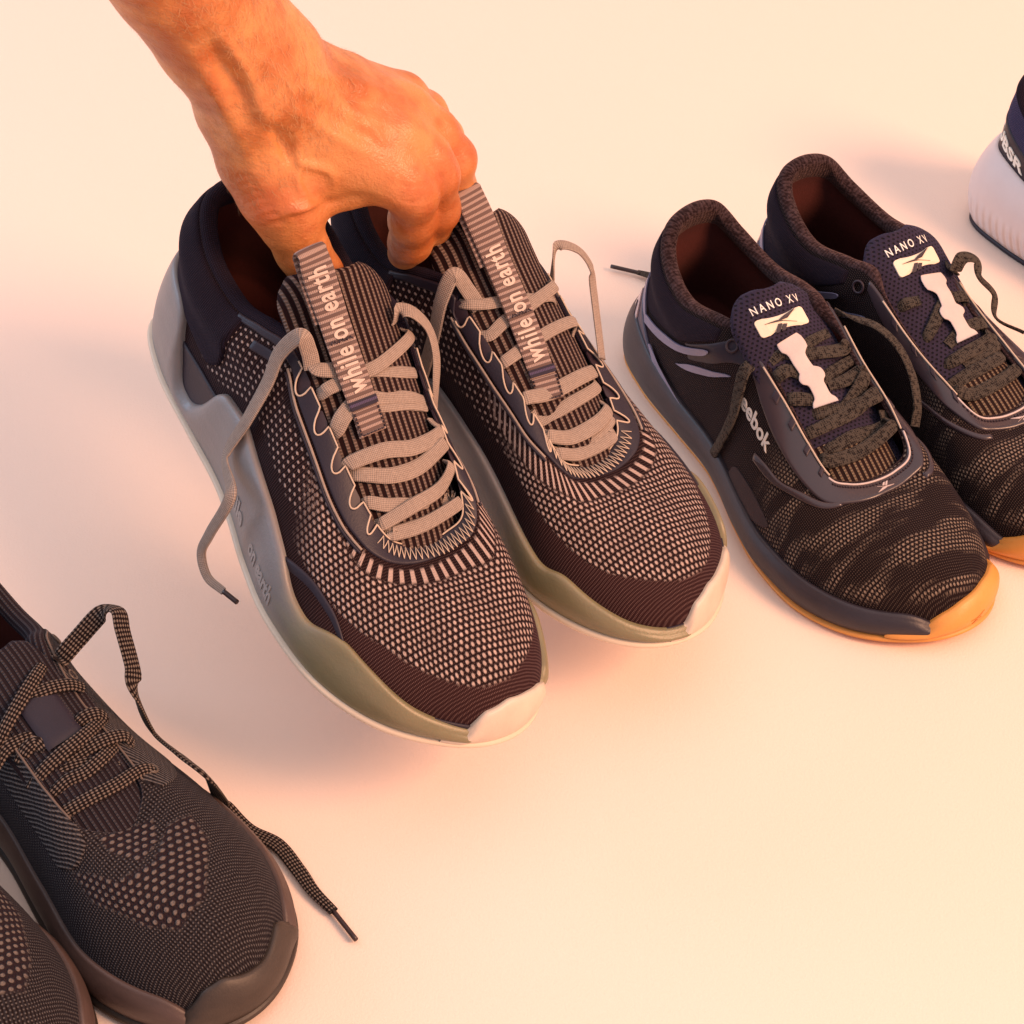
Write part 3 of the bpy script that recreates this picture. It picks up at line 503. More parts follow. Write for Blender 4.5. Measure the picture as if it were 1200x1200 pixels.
def mat_knit_blk():
    m = M('slate grey knit')
    u, v, w = m.vec('uvm')
    u = u + (m.noise(55, 2) - .5) * .0034
    v = v + (m.noise(47, 2) - .5) * .0030
    patch, twill = m.fac('vamp'), m.fac('quarter')
    big = dots(v, u, .0042, .0034, .0014, .0011, .35)
    fine = ((v * (6.283 / .0018)).sin() * .5 + .5) * ((u * (6.283 / .0016)).sin() * .5 + .5)
    rib = ((v + u * .35) * (6.283 / .0021)).sin() * .5 + .5
    tw = ((v * 1.0 + u * .9) * (6.283 / .0030)).sin() * .5 + .5
    nz = m.noise(60, 3)
    base = m.mix((fine * fine * (1.0 - twill) + tw * tw * twill) * .75, (.006, .002, .002), (.185, .165, .155))
    base = m.mix(rib * .25, base, (.06, .06, .07))
    c = m.mix(big * patch, base, (.15, .12, .105))
    c = m.mix(patch * (1.0 - big), c, (.018, .010, .012))
    m.set(color=c, rough=.8, sheen=.03, sheen_tint=(.55, .65, 1.0), spec=.12)
    m.bump((big * patch * 1.2 + fine * .5 + tw * twill * .8), .0009)
    return m.m


def mat_lace(name, lo, hi, pu=.0012, pv=.0012, speck=0.0, crisp=0):
    m = M(name)
    u, v, w = m.vec('uvm')
    a = ((u / pu + v / pv) * 3.1416).sin() * ((u / pu - v / pv) * 3.1416).sin()
    h = a * .5 + .5
    nz = m.noise(500, 2)
    f = h * .6 + nz * .4
    if speck:
        f = (nz * 1.4 - .2 + h * .3).step(.35, .75)
    if crisp:
        f = (h * .85 + nz * .25).step(.50, .78)
    m.set(color=m.mix(f.min(1.0).max(0.0), lo, hi), rough=.85, sheen=.05, spec=.15)
    m.bump(f, .0005)
    return m.m


def mat_rib(name, lo, hi, p=.0034, duty=.2, cross=.0016):
    m = M(name)
    u, v, w = m.vec('uvm')
    s = (v * (6.283 / p)).sin().step(-.3, .6)
    k = (u * (6.283 / cross)).sin() * .5 + .5
    f = s * (k * .5 + .5)
    m.set(color=m.mix(f, lo, hi), rough=.85, sheen=.03, sheen_tint=(.5, .55, 1.0), spec=.12)
    m.bump(f, .0012)
    return m.m


def mat_web(name, lo, hi):
    """pull loop webbing: crosswise ribs"""
    m = M(name)
    u, v, w = m.vec('uvm')
    s = (u * (6.283 / .0030)).sin().step(-.5, .5)
    k = (v * (6.283 / .0009)).sin() * .5 + .5
    f = s * (k * .3 + .7)
    m.set(color=m.mix(f, lo, hi), rough=.75, sheen=.1, spec=.3)
    m.bump(f, .0006)
    return m.m


def mat_foam(name, c1, c2, rough=.45, **k):
    m = M(name)
    n = m.noise(60, 5, stretch=(1, 1, 4))
    m.set(color=m.mix(n, c1, c2), rough=rough, **k)
    m.bump(m.noise(900, 3), .00012)
    return m.m


def mat_pad(name, lo, hi, scale=.0016):
    m = M(name)
    u, v, w = m.vec('uvm')
    f = ((v * (6.283 / scale)).sin() * .5 + .5) * ((w * (6.283 / scale)).sin() * .5 + .5)
    m.set(color=m.mix(f, lo, hi), rough=.85, sheen=.03, sheen_tint=(.35, .4, 1.0), spec=.15)
    m.bump(f, .0004)
    return m.m


def mat_perf(name, base, hole):
    m = M(name)
    u, v, w = m.vec('uvm')
    d = dots(v, u, .0026, .0022, .0006, .0006, .4)
    n = m.noise(500, 2)
    m.set(color=m.mix(d, m.mix(n, tuple(c * .6 for c in base), base), hole), rough=.85, sheen=.08, sheen_tint=(.4, .5, 1.0), spec=.2)
    m.bump(1.0 - d + n * .3, .0005)
    return m.m


def mat_midsole():
    m = M('milky rubber foam')
    u, v, w = m.vec('uvm')
    n = m.noise(45, 4, stretch=(1, 1, 3))
    back = m.mix(n, (.17, .155, .155), (.25, .225, .215))
    front = m.mix(n, (.155, .135, .070), (.235, .205, .115))
    m.set(color=m.mix((u + n * .03).step(.19, .25), back, front), rough=.4, sss=.15, sss_scale=.006, coat=.12, coat_rough=.35)
    m.bump(m.noise(700, 4), .00018)
    return m.m


def mat_white_foam():
    m = M('white ribbed foam')
    u, v, w = m.vec('uvm')
    t = m.nt.nodes.new('ShaderNodeSeparateXYZ'); m.nt.links.new(m.obj(), t.inputs[0])
    z = X(m.nt, t.outputs[2])
    k = (1.0 - z.step(.018, .030)) * z.step(.003, .008)
    r = (w * (6.283 / .0052)).sin() * .5 + .5
    n = m.noise(60, 4)
    m.set(color=m.mix(n, (.68, .58, .56), (.76, .67, .65)), rough=.5)
    m.bump(r * k + n * .2, .0012)
    return m.m


def mat_heather(name, lo, hi):
    """brushed collar lining with short light hairs"""
    m = M(name)
    u, v, w = m.vec('uvm')
    n = m.noise(420, 3, stretch=(.5, 1, 2))
    k = (w * (6.283 / .0024)).sin() * .5 + .5
    f = (n * 1.0 + k * .12).step(.38, .80)
    m.set(color=m.mix(f, lo, hi), rough=.9, sheen=.15, sheen_tint=(1., .6, .5), spec=.15)
    m.bump(f, .0006)
    return m.m


MT = {}
MT['knit_held'] = mat_knit_held()
MT['knit_rb'] = mat_knit_rb()
MT['knit_blk'] = mat_knit_blk()
MT['lace_held'] = mat_lace('taupe flat lace', (.13, .095, .08), (.50, .40, .33), .0009, .0009)
MT['lace_rb'] = mat_lace('speckled dark lace', (.008, .004, .004), (.062, .050, .040), speck=1)
MT['lace_blk'] = mat_lace('woven black lace', (.006, .002, .002), (.17, .13, .105), .0022, .0014, crisp=1)
MT['aglet'] = plain('lace tip', (.035, .018, .018), .4)
MT['tongue_held'] = mat_rib('ribbed tongue mesh', (.012, .003, .003), (.24, .17, .135), .0034)
MT['tongue_rb_rib'] = mat_rib('ribbed gusset', (.016, .006, .005), (.24, .17, .11), .0032)
MT['tongue_rb'] = mat_perf('navy tongue mesh', (.034, .024, .048), (.008, .004, .005))
MT['print_soft'] = plain('faded print', (.56, .45, .38), .6)
MT['tongue_blk'] = mat_rib('slate tongue', (.014, .008, .010), (.06, .054, .06), .0026)
MT['web'] = mat_web('loop webbing', (.12, .075, .065), (.38, .275, .235))
MT['web_dark'] = mat_web('loop webbing dark', (.02, .015, .03), (.08, .06, .12))
MT['navy_pad'] = mat_pad('navy collar', (.009, .004, .006), (.024, .016, .034), .0011)
MT['navy_skin'] = plain('navy overlay', (.020, .015, .026), .48, .00012, 900, spec=.35)
MT['lining'] = plain('dark lining', (.060, .007, .004), .95, .0003, 600)
MT['lining_green'] = plain('olive heel lining', (.09, .085, .04), .95, .0003, 600)
MT['midsole_held'] = mat_midsole()
MT['outsole_held'] = plain('pale rubber', (.72, .60, .46), .5)
MT['bumper_held'] = plain('cream rubber', (.62, .52, .42), .45, .0001, 700)
MT['stitch'] = plain('cream thread', (.55, .43, .33), .8)
MT['print'] = plain('white print', (.95, .88, .78), .6)
MT['midsole_rb'] = mat_foam('navy foam', (.012, .008, .012), (.034, .027, .038), .45)
MT['gum'] = plain('gum rubber', (.68, .30, .065), .45, .0001, 600, spec=.5)
MT['tpu_navy'] = plain('glossy navy plastic', (.030, .024, .060), .28, spec=.7)
MT['tpu_grey'] = plain('glossy grey purple plastic', (.038, .025, .031), .30, spec=.6)
MT['heather'] = mat_heather('heather lining', (.010, .003, .004), (.060, .036, .040))
MT['strap'] = plain('pale cloth strap', (.60, .50, .47), .7, .0002, 500)
MT['badge'] = plain('cream badge', (.85, .72, .55), .6)
MT['ink'] = plain('dark print', (.025, .012, .02), .5)
MT['print_grey'] = plain('grey print', (.60, .56, .52), .5)
MT['midsole_blk'] = mat_foam('brown grey foam', (.045, .028, .024), (.10, .062, .052), .5)
MT['bumper_blk'] = mat_foam('dark rubber', (.022, .014, .010), (.052, .036, .026), .5)
MT['white_foam'] = mat_white_foam()
MT['navy_cloth'] = mat_pad('navy cloth', (.030, .026, .060), (.10, .09, .19), .0012)
MT['eyelet'] = plain('dull eyelet ring', (.10, .075, .06), .4)

# ------------------------------------------------------------------ studio surface
def studio_floor():
    m = M('white studio paper')
    n = m.noise(2.0, 3)
    m.set(color=m.mix(n, (.85, .685, .575), (.87, .70, .59)), rough=.75, spec=.2)
    m.bump(m.noise(700, 4), .0002)
    xs = np.linspace(-4, 4, 5)
    prof = [(-2.0, 0)] + [(y, 0) for y in (0, 1.5, 3.0)]
    for a in np.linspace(0, math.pi / 2, 13)[1:]:
        prof.append((3.0 + 1.2 * math.sin(a), 1.2 - 1.2 * math.cos(a)))
    prof.append((4.2, 4.0))
    V = [(x, y, z) for x in xs for y, z in prof]
    o = add_mesh('studio_backdrop', V, grid_faces(len(xs), len(prof)), m.m)
    o['kind'] = 'structure'


studio_floor()


# ------------------------------------------------------------------ shoe builders
def shoe_root(name, pose, label, cat, group):
    o = empty(name, pose[:3])
    o.rotation_mode = 'XYZ'
    o.rotation_euler = (pose[5], pose[4], pose[3])
    tag(o, label, cat, group)
    return o


def upper(L, root, mat, mir, amax=None, masks=None, name='upper', smin=0, smax=20):
    S, A = L.S, np.linspace(0, 1, 90)
    am = np.ones(len(S)) if amax is None else amax(S)
    SS = np.repeat(S[:, None], len(A), 1); AA = A[None] * am[:, None]
    P = L.P(SS, AA)
    uv = L.uv(P, SS, AA)
    at = {'uvm': uv.reshape(-1, 3)}
    if masks:
        for k, f in masks.items():
            at[k] = np.clip(f(SS, AA, P), 0, 1).ravel()
    return add_mesh(name, P.reshape(-1, 3), grid_faces(len(S), len(A), close_n=True), mat, root, at, flip=mir)


def rim(L, root, mat_rim, mat_in, mir, th, amax=None, depth=.75, rim_depth=.14, name='collar_rim'):
    S = L.S
    am = np.ones(len(S)) if amax is None else amax(S)
    t = th(S)
    N = L.Nn(S, am)
    T = L.P(S, am) - L.P(S, am - .03)
    T /= np.linalg.norm(T, axis=1)[:, None]
    c = L.P(S, am) - N * (t / 2)[:, None]
    rows = []
    for ph in np.linspace(-.15, math.pi, 12):
        rows.append(c + (N * math.cos(ph) + T * math.sin(ph)) * (t / 2)[:, None])
    for q in np.linspace(0, rim_depth, 7)[1:]:
        rows.append(L.P(S, am * (1 - q)) - L.Nn(S, am * (1 - q)) * (t * (1 - .25 * q / rim_depth))[:, None])
    P = np.stack(rows, 1)
    SS = np.repeat(S[:, None], P.shape[1], 1)
    uv = L.uv(P, SS, SS)
    uv[..., 1] = np.cumsum(np.r_['1', np.zeros((len(S), 1)), np.linalg.norm(np.diff(P, axis=1), axis=2)], 1)
    a = add_mesh(name, P.reshape(-1, 3), grid_faces(len(S), P.shape[1], close_n=True), mat_rim, root, {'uvm': uv.reshape(-1, 3)}, flip=mir)
    rows = []
    for q in np.linspace(rim_depth - .01, depth, 14):
        rows.append(L.P(S, am * (1 - q)) - L.Nn(S, am * (1 - q)) * (t * .75 + .0002)[:, None])
    P = np.stack(rows, 1)
    n, m = P.shape[:2]
    F = grid_faces(n, m, close_n=True)
    V = P.reshape(-1, 3)
    cx = P[:, -1].mean(0)
    # insole sheet closes the bottom of the lining
    V = np.vstack([V, [[cx[0], 0, P[:, -1, 2].min() - .002]]])
    for i in range(n):
        F.append((i * m + m - 1, ((i + 1) % n) * m + m - 1, n * m))
    b = add_mesh('lining', V, F, mat_in, root, flip=mir)
    return a, b


def band(L, root, name, mat, mir, s0, s1, lo, hi, h, ns=None, na=14, edge=.0012, base=-.0006, closed=False, attrs=False, hfun=None, extra=None):
    """raised shell on the upper between a = lo(s) and a = hi(s)"""
    ns = ns or max(8, int((s1 - s0) * 14))
    S = np.linspace(s0, s1, ns, endpoint=not closed)
    lo_, hi_ = lo(S), hi(S)
    ln = np.interp(S % 20, np.append(L.S, 20), np.append(L.len, L.len[0]))
    wd = (hi_ - lo_) * ln
    # row positions: three rows hug each edge
    Q = []
    base_q = np.linspace(0, 1, na)
    for i in range(ns):
        e = min(edge / max(wd[i], 1e-5), .45)
        q = np.concatenate([[0, 0, e * .3, e * .65], e + (1 - 2 * e) * base_q, [1 - e * .65, 1 - e * .3, 1, 1]])
        Q.append(q)
    Q = np.array(Q)
    nq = Q.shape[1]
    prof = np.ones(nq)
    r = np.array([0, .0, .7, .94]); r2 = np.array([base / h, 0.35, .75, .95])
    prof[:4] = r2; prof[-4:] = r2[::-1]
    if not closed:
        tot = np.r_[0, np.cumsum(np.linalg.norm(np.diff(L.P(S, (lo_ + hi_) / 2), axis=0), axis=1))]
        ed = np.minimum(tot, tot[-1] - tot) / edge
        k = np.clip(ed, 0, 1)
        k = np.sqrt(1 - (1 - k) ** 2)
    else:
        k = np.ones(ns)
    A = lo_[:, None] + (hi_ - lo_)[:, None] * Q
    SS = np.repeat(S[:, None], nq, 1)
    off = prof[None] * h
    if hfun is not None:
        off = off * hfun(SS, A)
    off = np.where(off > 0, off * k[:, None] + base * (1 - k[:, None]), off)
    P = L.P(SS, A, off)
    at = {'uvm': L.uv(P, SS, A).reshape(-1, 3)}
    for k_, v_ in (extra or {}).items():
        at[k_] = np.full(P.shape[0] * P.shape[1], float(v_))
    return add_mesh(name, P.reshape(-1, 3), grid_faces(ns, nq, close_n=closed), mat, root, at, flip=mir)


def midsole(L, root, name, mat, mir, ztop, z0=.003, out=.0030, bulge=.0025, s0=0., s1=20., inset=.001, lip=.0015, name2=None, bottom=False, flare=None):
    S = L.S if (s1 - s0) >= 20 else np.linspace(s0, s1, int((s1 - s0) * 40))
    full = (s1 - s0) >= 20
    g = crp(L.GR, S)
    gi = np.interp(S % 20, np.append(L.S, 20), np.append(L.n[:, 0], L.n[0, 0])), np.interp(S % 20, np.append(L.S, 20), np.append(L.n[:, 1], L.n[0, 1]))
    n = np.c_[gi[0], gi[1]]; n /= np.linalg.norm(n, axis=1)[:, None]
    zt = ztop(S)
    a = L.a_at_z(S, zt)
    a = np.convolve(np.r_[a[-3:], a, a[:3]], np.ones(7) / 7, 'valid') if full else a
    top = L.P(S, a)
    tn = L.Nn(S, a)
    sp = L.zs(g[:, 0])
    if not full:
        kk = np.clip(np.minimum(S - s0, s1 - S) / .35, 0, 1); kk = np.sqrt(1 - (1 - kk) ** 2)
        out = (.0024 + (out - .0024) * kk)[:, None]
        bulge = (.0018 + (bulge - .0018) * kk)[:, None]
    rows = []
    b0 = np.c_[g - n * inset, sp + z0]
    b1 = np.c_[g + n * .0005, sp + z0 + .0008]
    t1 = top + tn * out
    fl = 0 if flare is None else flare(S)[:, None]
    rows += [np.c_[g - n * .006, sp + z0], b0, b1]
    for q in np.linspace(0, 1, 12)[1:]:
        p = b1 * (1 - q) + t1 * q
        p[:, :2] += n * (bulge + fl) * np.sin(q * math.pi) ** .8
        rows.append(p)
    e = L.P(S, np.clip(a + lip / L.len.mean(), 0, 1))
    rows += [e + tn * out * .75, e + tn * out * .35, e - tn * .001]
    P = np.stack(rows, 1)
    m = P.shape[1]
    F = grid_faces(len(S), m, close_n=full)
    V = P.reshape(-1, 3)
    if bottom:
        k = len(V)
        V = np.vstack([V, np.c_[P[:, 0, :2] * [1, 0] + 0, P[:, 0, 2]]]) if False else V
    SS = np.repeat(S[:, None], m, 1)
    o = add_mesh(name, V, F, mat, root, {'uvm': L.uv(P, SS, SS).reshape(-1, 3)}, flip=mir)
    SIDE[o.name] = (S, P)
    return o


SIDE = {}


def side_map(key, s0, q0, dirs=1.0, off=.0):
    """print coordinates -> midsole side wall; x runs along s, y up the wall (row index q0 at the baseline)"""
    S, P = SIDE[key]
    k0 = int(np.argmin(np.abs(S - s0)))
    st = np.cumsum(np.r_[0, np.linalg.norm(np.diff(P[:, 7], axis=0), axis=1)])

    def f(x, y, h):
        out = np.empty((len(x), 3))
        for i in range(len(x)):
            k = np.interp(st[k0] + x[i] * dirs, st, np.arange(len(S)))
            k = int(np.clip(k, 1, len(S) - 2)); 
            # linear in k
            kk = np.interp(st[k0] + x[i] * dirs, st, np.arange(len(S))); fr = kk - math.floor(kk); k = int(math.floor(kk))
            C = P[k] * (1 - fr) + P[min(k + 1, len(S) - 1)] * fr
            l = np.cumsum(np.r_[0, np.linalg.norm(np.diff(C, axis=0), axis=1)])
            t = l[q0] + y[i]
            p = np.array([np.interp(t, l, C[:, c]) for c in range(3)])
            j = int(np.clip(np.searchsorted(l, t), 1, len(C) - 1))
            ta = C[j] - C[j - 1]; ts = P[min(k + 1, len(S) - 1)][j] - P[k][j]
            n = np.cross(ts, ta); n /= np.linalg.norm(n) + 1e-12
            out[i] = p + n * (off + (h if np.isscalar(h) else h))
        return out
    return f


def outsole(L, root, name, mat, mir, z1=.0035, out=.001, grow=None):
    S = L.S[::4]
    g = crp(L.GR, S); n = L.n[::4]
    sp = L.zs(g[:, 0])
    out = (out * (sstep(*grow, g[:, 0]) if grow else 1) + 0 * g[:, 0])[:, None]
    rows = [np.c_[g - n * .004, sp + z1 + .0004], np.c_[g + n * out, sp + z1], np.c_[g + n * (out + .0006), sp + z1 * .5], np.c_[g + n * (out - .0004), sp]]
    P = np.stack(rows, 1)
    V = P.reshape(-1, 3); F = grid_faces(len(S), 4, close_n=True)
    # bottom cap: strips across
    k = len(S)
    V = np.vstack([V, [[x, 0, z] for x, z in zip(g[:, 0], sp)]])
    for i in range(k):
        j = (i + 1) % k
        F.append((i * 4 + 3, j * 4 + 3, 4 * k + j, 4 * k + i))
    return add_mesh(name, V, F, mat, root, flip=mir)


def sheet(root, name, mat, mir, C, th, uvm, rnd=.003):
    """closed solid from a grid of centre points C[n,m,3] with rounded rim; th = thickness"""
    n, m = C.shape[:2]
    du = np.gradient(C, axis=0); dv = np.gradient(C, axis=1)
    N = np.cross(du, dv); N /= np.linalg.norm(N, axis=2)[..., None]
    if N[n // 2, m // 2, 2] < 0: N = -N
    lu = np.r_['0', np.zeros((1, m)), np.cumsum(np.linalg.norm(np.diff(C, axis=0), axis=2), 0)]
    lv = np.r_['1', np.zeros((n, 1)), np.cumsum(np.linalg.norm(np.diff(C, axis=1), axis=2), 1)]
    d = np.minimum(np.minimum(lu, lu[-1:] - lu), np.minimum(lv, lv[:, -1:] - lv)) / rnd
    k = np.clip(d, 0, 1); k = np.sqrt(np.clip(1 - (1 - k) ** 2, 0, 1))
    h = (th * k / 2)[..., None]
    V = np.vstack([(C + N * h).reshape(-1, 3), (C - N * h).reshape(-1, 3)])
    F = grid_faces(n, m)
    F2 = [tuple(reversed([i + n * m for i in f])) for f in F]
    a = V[F[0][0]]; b = V[F[0][1]]; c = V[F[0][2]]
    if np.dot(np.cross(b - a, c - b), N[0, 0]) < 0:
        F = [tuple(reversed(f)) for f in F]; F2 = [tuple(reversed(f)) for f in F2]
    U = np.vstack([uvm.reshape(-1, 3)] * 2)
    return add_mesh(name, V, F + F2, mat, root, {'uvm': U}, flip=mir)


class Tongue:
    def __init__(self, path, w, drop, n=70, m=34):
        """path: (x, y, z) centre line from the toe end up; w, drop tables along it"""
        c = cro(np.array(path) / 1000., n)
        w = np.interp(np.linspace(0, 1, n), np.linspace(0, 1, len(w)), w) / 1000.
        drop = np.interp(np.linspace(0, 1, n), np.linspace(0, 1, len(drop)), drop) / 1000.
        # rounded top corners
        l = np.r_[0, np.cumsum(np.linalg.norm(np.diff(c, axis=0), axis=1))]
        r = .016
        e = np.clip((l[-1] - l) / r, 0, 1)
        self.wf = w - (1 - np.sqrt(np.clip(1 - (1 - e) ** 2, 0, 1))) * r * .9
        t = np.gradient(c, axis=0); t /= np.linalg.norm(t, axis=1)[:, None]
        side = np.array([0, 1.0, 0])
        up = np.cross(t, side); up /= np.linalg.norm(up, axis=1)[:, None]
        up[up[:, 2] < 0] *= -1
        v = np.linspace(-1, 1, m)
        self.C = c[:, None] + side * (v[None, :, None] * self.wf[:, None, None]) - up[:, None] * (np.abs(v)[None, :, None] ** 2.2 * drop[:, None, None])
        self.c, self.up, self.l = c, up, l
        self.uv = np.stack([np.repeat(l[:, None], m, 1), v[None] * self.wf[:, None], 0 * self.C[..., 0]], -1)


def tube(P, r, n=8, close=False):
    P = np.asarray(P, float)
    t = np.gradient(P, axis=0); t /= np.linalg.norm(t, axis=1)[:, None]
    ref = np.array([0, 0, 1.]) if abs(t[0, 2]) < .9 else np.array([1., 0, 0])
    V = []
    r = np.broadcast_to(r, (len(P),))
    a = np.cross(t[0], ref); a /= np.linalg.norm(a)
    for i in range(len(P)):
        a = a - t[i] * np.dot(a, t[i]); a /= np.linalg.norm(a)
        b = np.cross(t[i], a)
        for k in range(n):
            th = 2 * math.pi * k / n
            V.append(P[i] + (a * math.cos(th) + b * math.sin(th)) * r[i])
    F = grid_faces(len(P), n, close_n=close, close_m=True)
    if not close:
        F.append(tuple(range(n)));
        F.append(tuple((len(P) - 1) * n + k for k in reversed(range(n))))
    return np.array(V), F


def ribbon(root, name, mat, mir, pts, width, th=.0014, ups=None, n=None, pinch=None):
    """flat lace along pts (mm, local); ups = per point face direction; width may vary"""
    p = np.array(pts, float) / 1000.
    d = np.linalg.norm(np.diff(p, axis=0), axis=1).sum()
    n = n or max(12, int(d / .0014))
    c = cro(p, n)
    if ups is None: ups = [(0, 0, 1)] * len(pts)
    u = cro(np.array(ups, float), n)
    w = np.interp(np.linspace(0, 1, n), np.linspace(0, 1, len(np.atleast_1d(width))), np.atleast_1d(width)) / 1000.
    t = np.gradient(c, axis=0); t /= np.linalg.norm(t, axis=1)[:, None]
    side = np.cross(u, t); side /= np.linalg.norm(side, axis=1)[:, None]
    up = np.cross(t, side)
    K = 16
    V = []; U = []
    l = np.r_[0, np.cumsum(np.linalg.norm(np.diff(c, axis=0), axis=1))]
    ph0 = hash(name) % 7
    for k in range(K):
        a = 2 * math.pi * k / K
        cx, cy = math.cos(a), math.sin(a)
        x = math.copysign(abs(cx) ** .55, cx); y = math.copysign(abs(cy) ** .75, cy)
        bow = .12 * (1 - x * x)
        V.append(c + side * (x * w / 2)[:, None] + up * (y * th / 2 + bow * th))
        U.append(np.stack([l, x * w / 2 * (1 if cy >= 0 else -1), 0 * l], -1))
    V = np.stack(V, 1); U = np.stack(U, 1)
    F = grid_faces(n, K, close_m=True)
    F.append(tuple(reversed(range(K)))); F.append(tuple((n - 1) * K + k for k in range(K)))
    return add_mesh(name, V.reshape(-1, 3), F, mat, root, {'uvm': U.reshape(-1, 3)}, flip=mir)


_font = {}


def text_mesh(s, size=1.0, res=3, spacing=1.0, bold=0.0):
    key = (s, size, res, spacing, bold)
    if key in _font: return _font[key]
    cu = bpy.data.curves.new('t', 'FONT')
    cu.body = s; cu.size = size; cu.resolution_u = res; cu.space_character = spacing; cu.offset = bold
    o = bpy.data.objects.new('t', cu)
    COL.objects.link(o)
    dg = bpy.context.evaluated_depsgraph_get()
    me = o.evaluated_get(dg).to_mesh()
    V = np.array([v.co[:] for v in me.vertices]); F = [tuple(p.vertices) for p in me.polygons]
    o.evaluated_get(dg).to_mesh_clear()
    bpy.data.objects.remove(o); bpy.data.curves.remove(cu)
    _font[key] = (V, F)
    return V, F


def print_on(root, name, mat, mir, VF, fmap, h=.00025):
    """wrap flat outlines (x, y) with fmap(x, y, height) -> local points; gives them a little thickness"""
    V, F = VF
    n = len(V)
    top = fmap(V[:, 0], V[:, 1], h); bot = fmap(V[:, 0], V[:, 1], -.0004)
    faces = list(F)
    ed = {}
    for f in F:
        for i in range(len(f)):
            e = (f[i], f[(i + 1) % len(f)])
            ed[e] = ed.get(e, 0) + 1
    for (a, b) in ed:
        if (b, a) not in ed:
            faces.append((a, a + n, b + n, b))
    return add_mesh(name, np.vstack([top, bot]), faces, mat, root, smooth=False, flip=mir)


def surf_map(L, s0, a0, ang, off):
    """planar print coordinates (m) -> surface round (s0, a0); ang turns it (0 = along +s)"""
    p0 = L.P(s0, a0); ps = L.P(s0 + .1, a0) - p0; pa = L.P(s0, a0 + .02) - p0
    ls, la = np.linalg.norm(ps) / .1, np.linalg.norm(pa) / .02
    ca, sa = math.cos(ang), math.sin(ang)

    def f(x, y, h):
        X_ = x * ca - y * sa; Y_ = x * sa + y * ca
        return L.P(s0 + X_ / ls, a0 + Y_ / la, off + h + 0 * X_)
    return f


def col_r(v):
    return lambda S: v + 0 * S


def tab(*p):
    """periodic linear table over s"""
    xs = np.array([q[0] for q in p], float); ys = np.array([q[1] for q in p], float)
    xs = np.r_[xs - 20, xs, xs + 20]; ys = np.r_[ys, ys, ys]
    return lambda S: np.interp(S, xs, ys)


def smooth_tab(*p, w=.18):
    f = tab(*p)
    return lambda S: sum(f(S + d) for d in np.linspace(-w, w, 7)) / 7


def th_tab(c, t, lo=(4.6, 5.6), hi=(14.4, 15.4)):
    return lambda S: c + (t - c) * sstep(lo[0], lo[1], S) * (1 - sstep(hi[0], hi[1], S))


def in_poly(x, y, poly, soft=.0015):
    """soft inside mask"""
    poly = np.array(poly, float)
    ins = np.zeros(x.shape, bool); d = np.full(x.shape, 1e9)
    n = len(poly)
    for i in range(n):
        x1, y1 = poly[i]; x2, y2 = poly[(i + 1) % n]
        c = ((y1 > y) != (y2 > y)) & (x < (x2 - x1) * (y - y1) / (y2 - y1 + 1e-15) + x1)
        ins ^= c
        t = np.clip(((x - x1) * (x2 - x1) + (y - y1) * (y2 - y1)) / ((x2 - x1) ** 2 + (y2 - y1) ** 2), 0, 1)
        d = np.minimum(d, np.hypot(x - x1 - t * (x2 - x1), y - y1 - t * (y2 - y1)))
    return sstep(-soft, soft, np.where(ins, d, -d))


def poly_patch(L, root, name, mat, mir, pts, off=.0006, h=.0004, closed=True, res=9):
    """small raised plate whose outline is given on the upper as (s, a)"""
    p = np.array(pts, float)
    c = p.mean(0)
    out = cro(np.vstack([p, p[:1]]), 6 * len(p))[:-1] if closed else p
    V = [c]; F = []
    rings = 4
    for r in range(1, rings + 1):
        V += list(c + (out - c) * r / rings)
    m = len(out)
    for k in range(m):
        F.append((0, 1 + k, 1 + (k + 1) % m))
        for r in range(rings - 1):
            a = 1 + r * m + k; b = 1 + r * m + (k + 1) % m
            F.append((a, a + m, b + m, b))
    V = np.array(V)
    return print_on(root, name, mat, mir, (V, F), lambda x, y, hh: L.P(x, y, off + hh + 0 * x), h)


def tube_on(L, root, name, mat, mir, sa, r, off, n=None, closed=False):
    sa = np.array(sa, float)
    n = n or int(len(sa) * 8)
    q = cro(sa, n)
    V, F = tube(L.P(q[:, 0], q[:, 1], off), r, 8)
    return add_mesh(name, V, F, mat, root, flip=mir)


def laces(root, key, mat, mir, th=.0016):
    d = LACES[key]
    for w, p, u in d['cross']:
        ribbon(root, 'lace', mat, mir, p, [w[0] * .72] + [q * .93 for q in w] + [w[-1] * .72], th, u)
    for w, p, u in d.get('tips', []):
        V, F = tube(cro(np.array(p) / 1000., 8), .0013, 8)
        add_mesh('aglet', V, F, MT['aglet'], root, flip=mir)
    for w, p, u in d['ends']:
        ribbon(root, 'lace_end', mat, mir, p, w, th * .9, u)


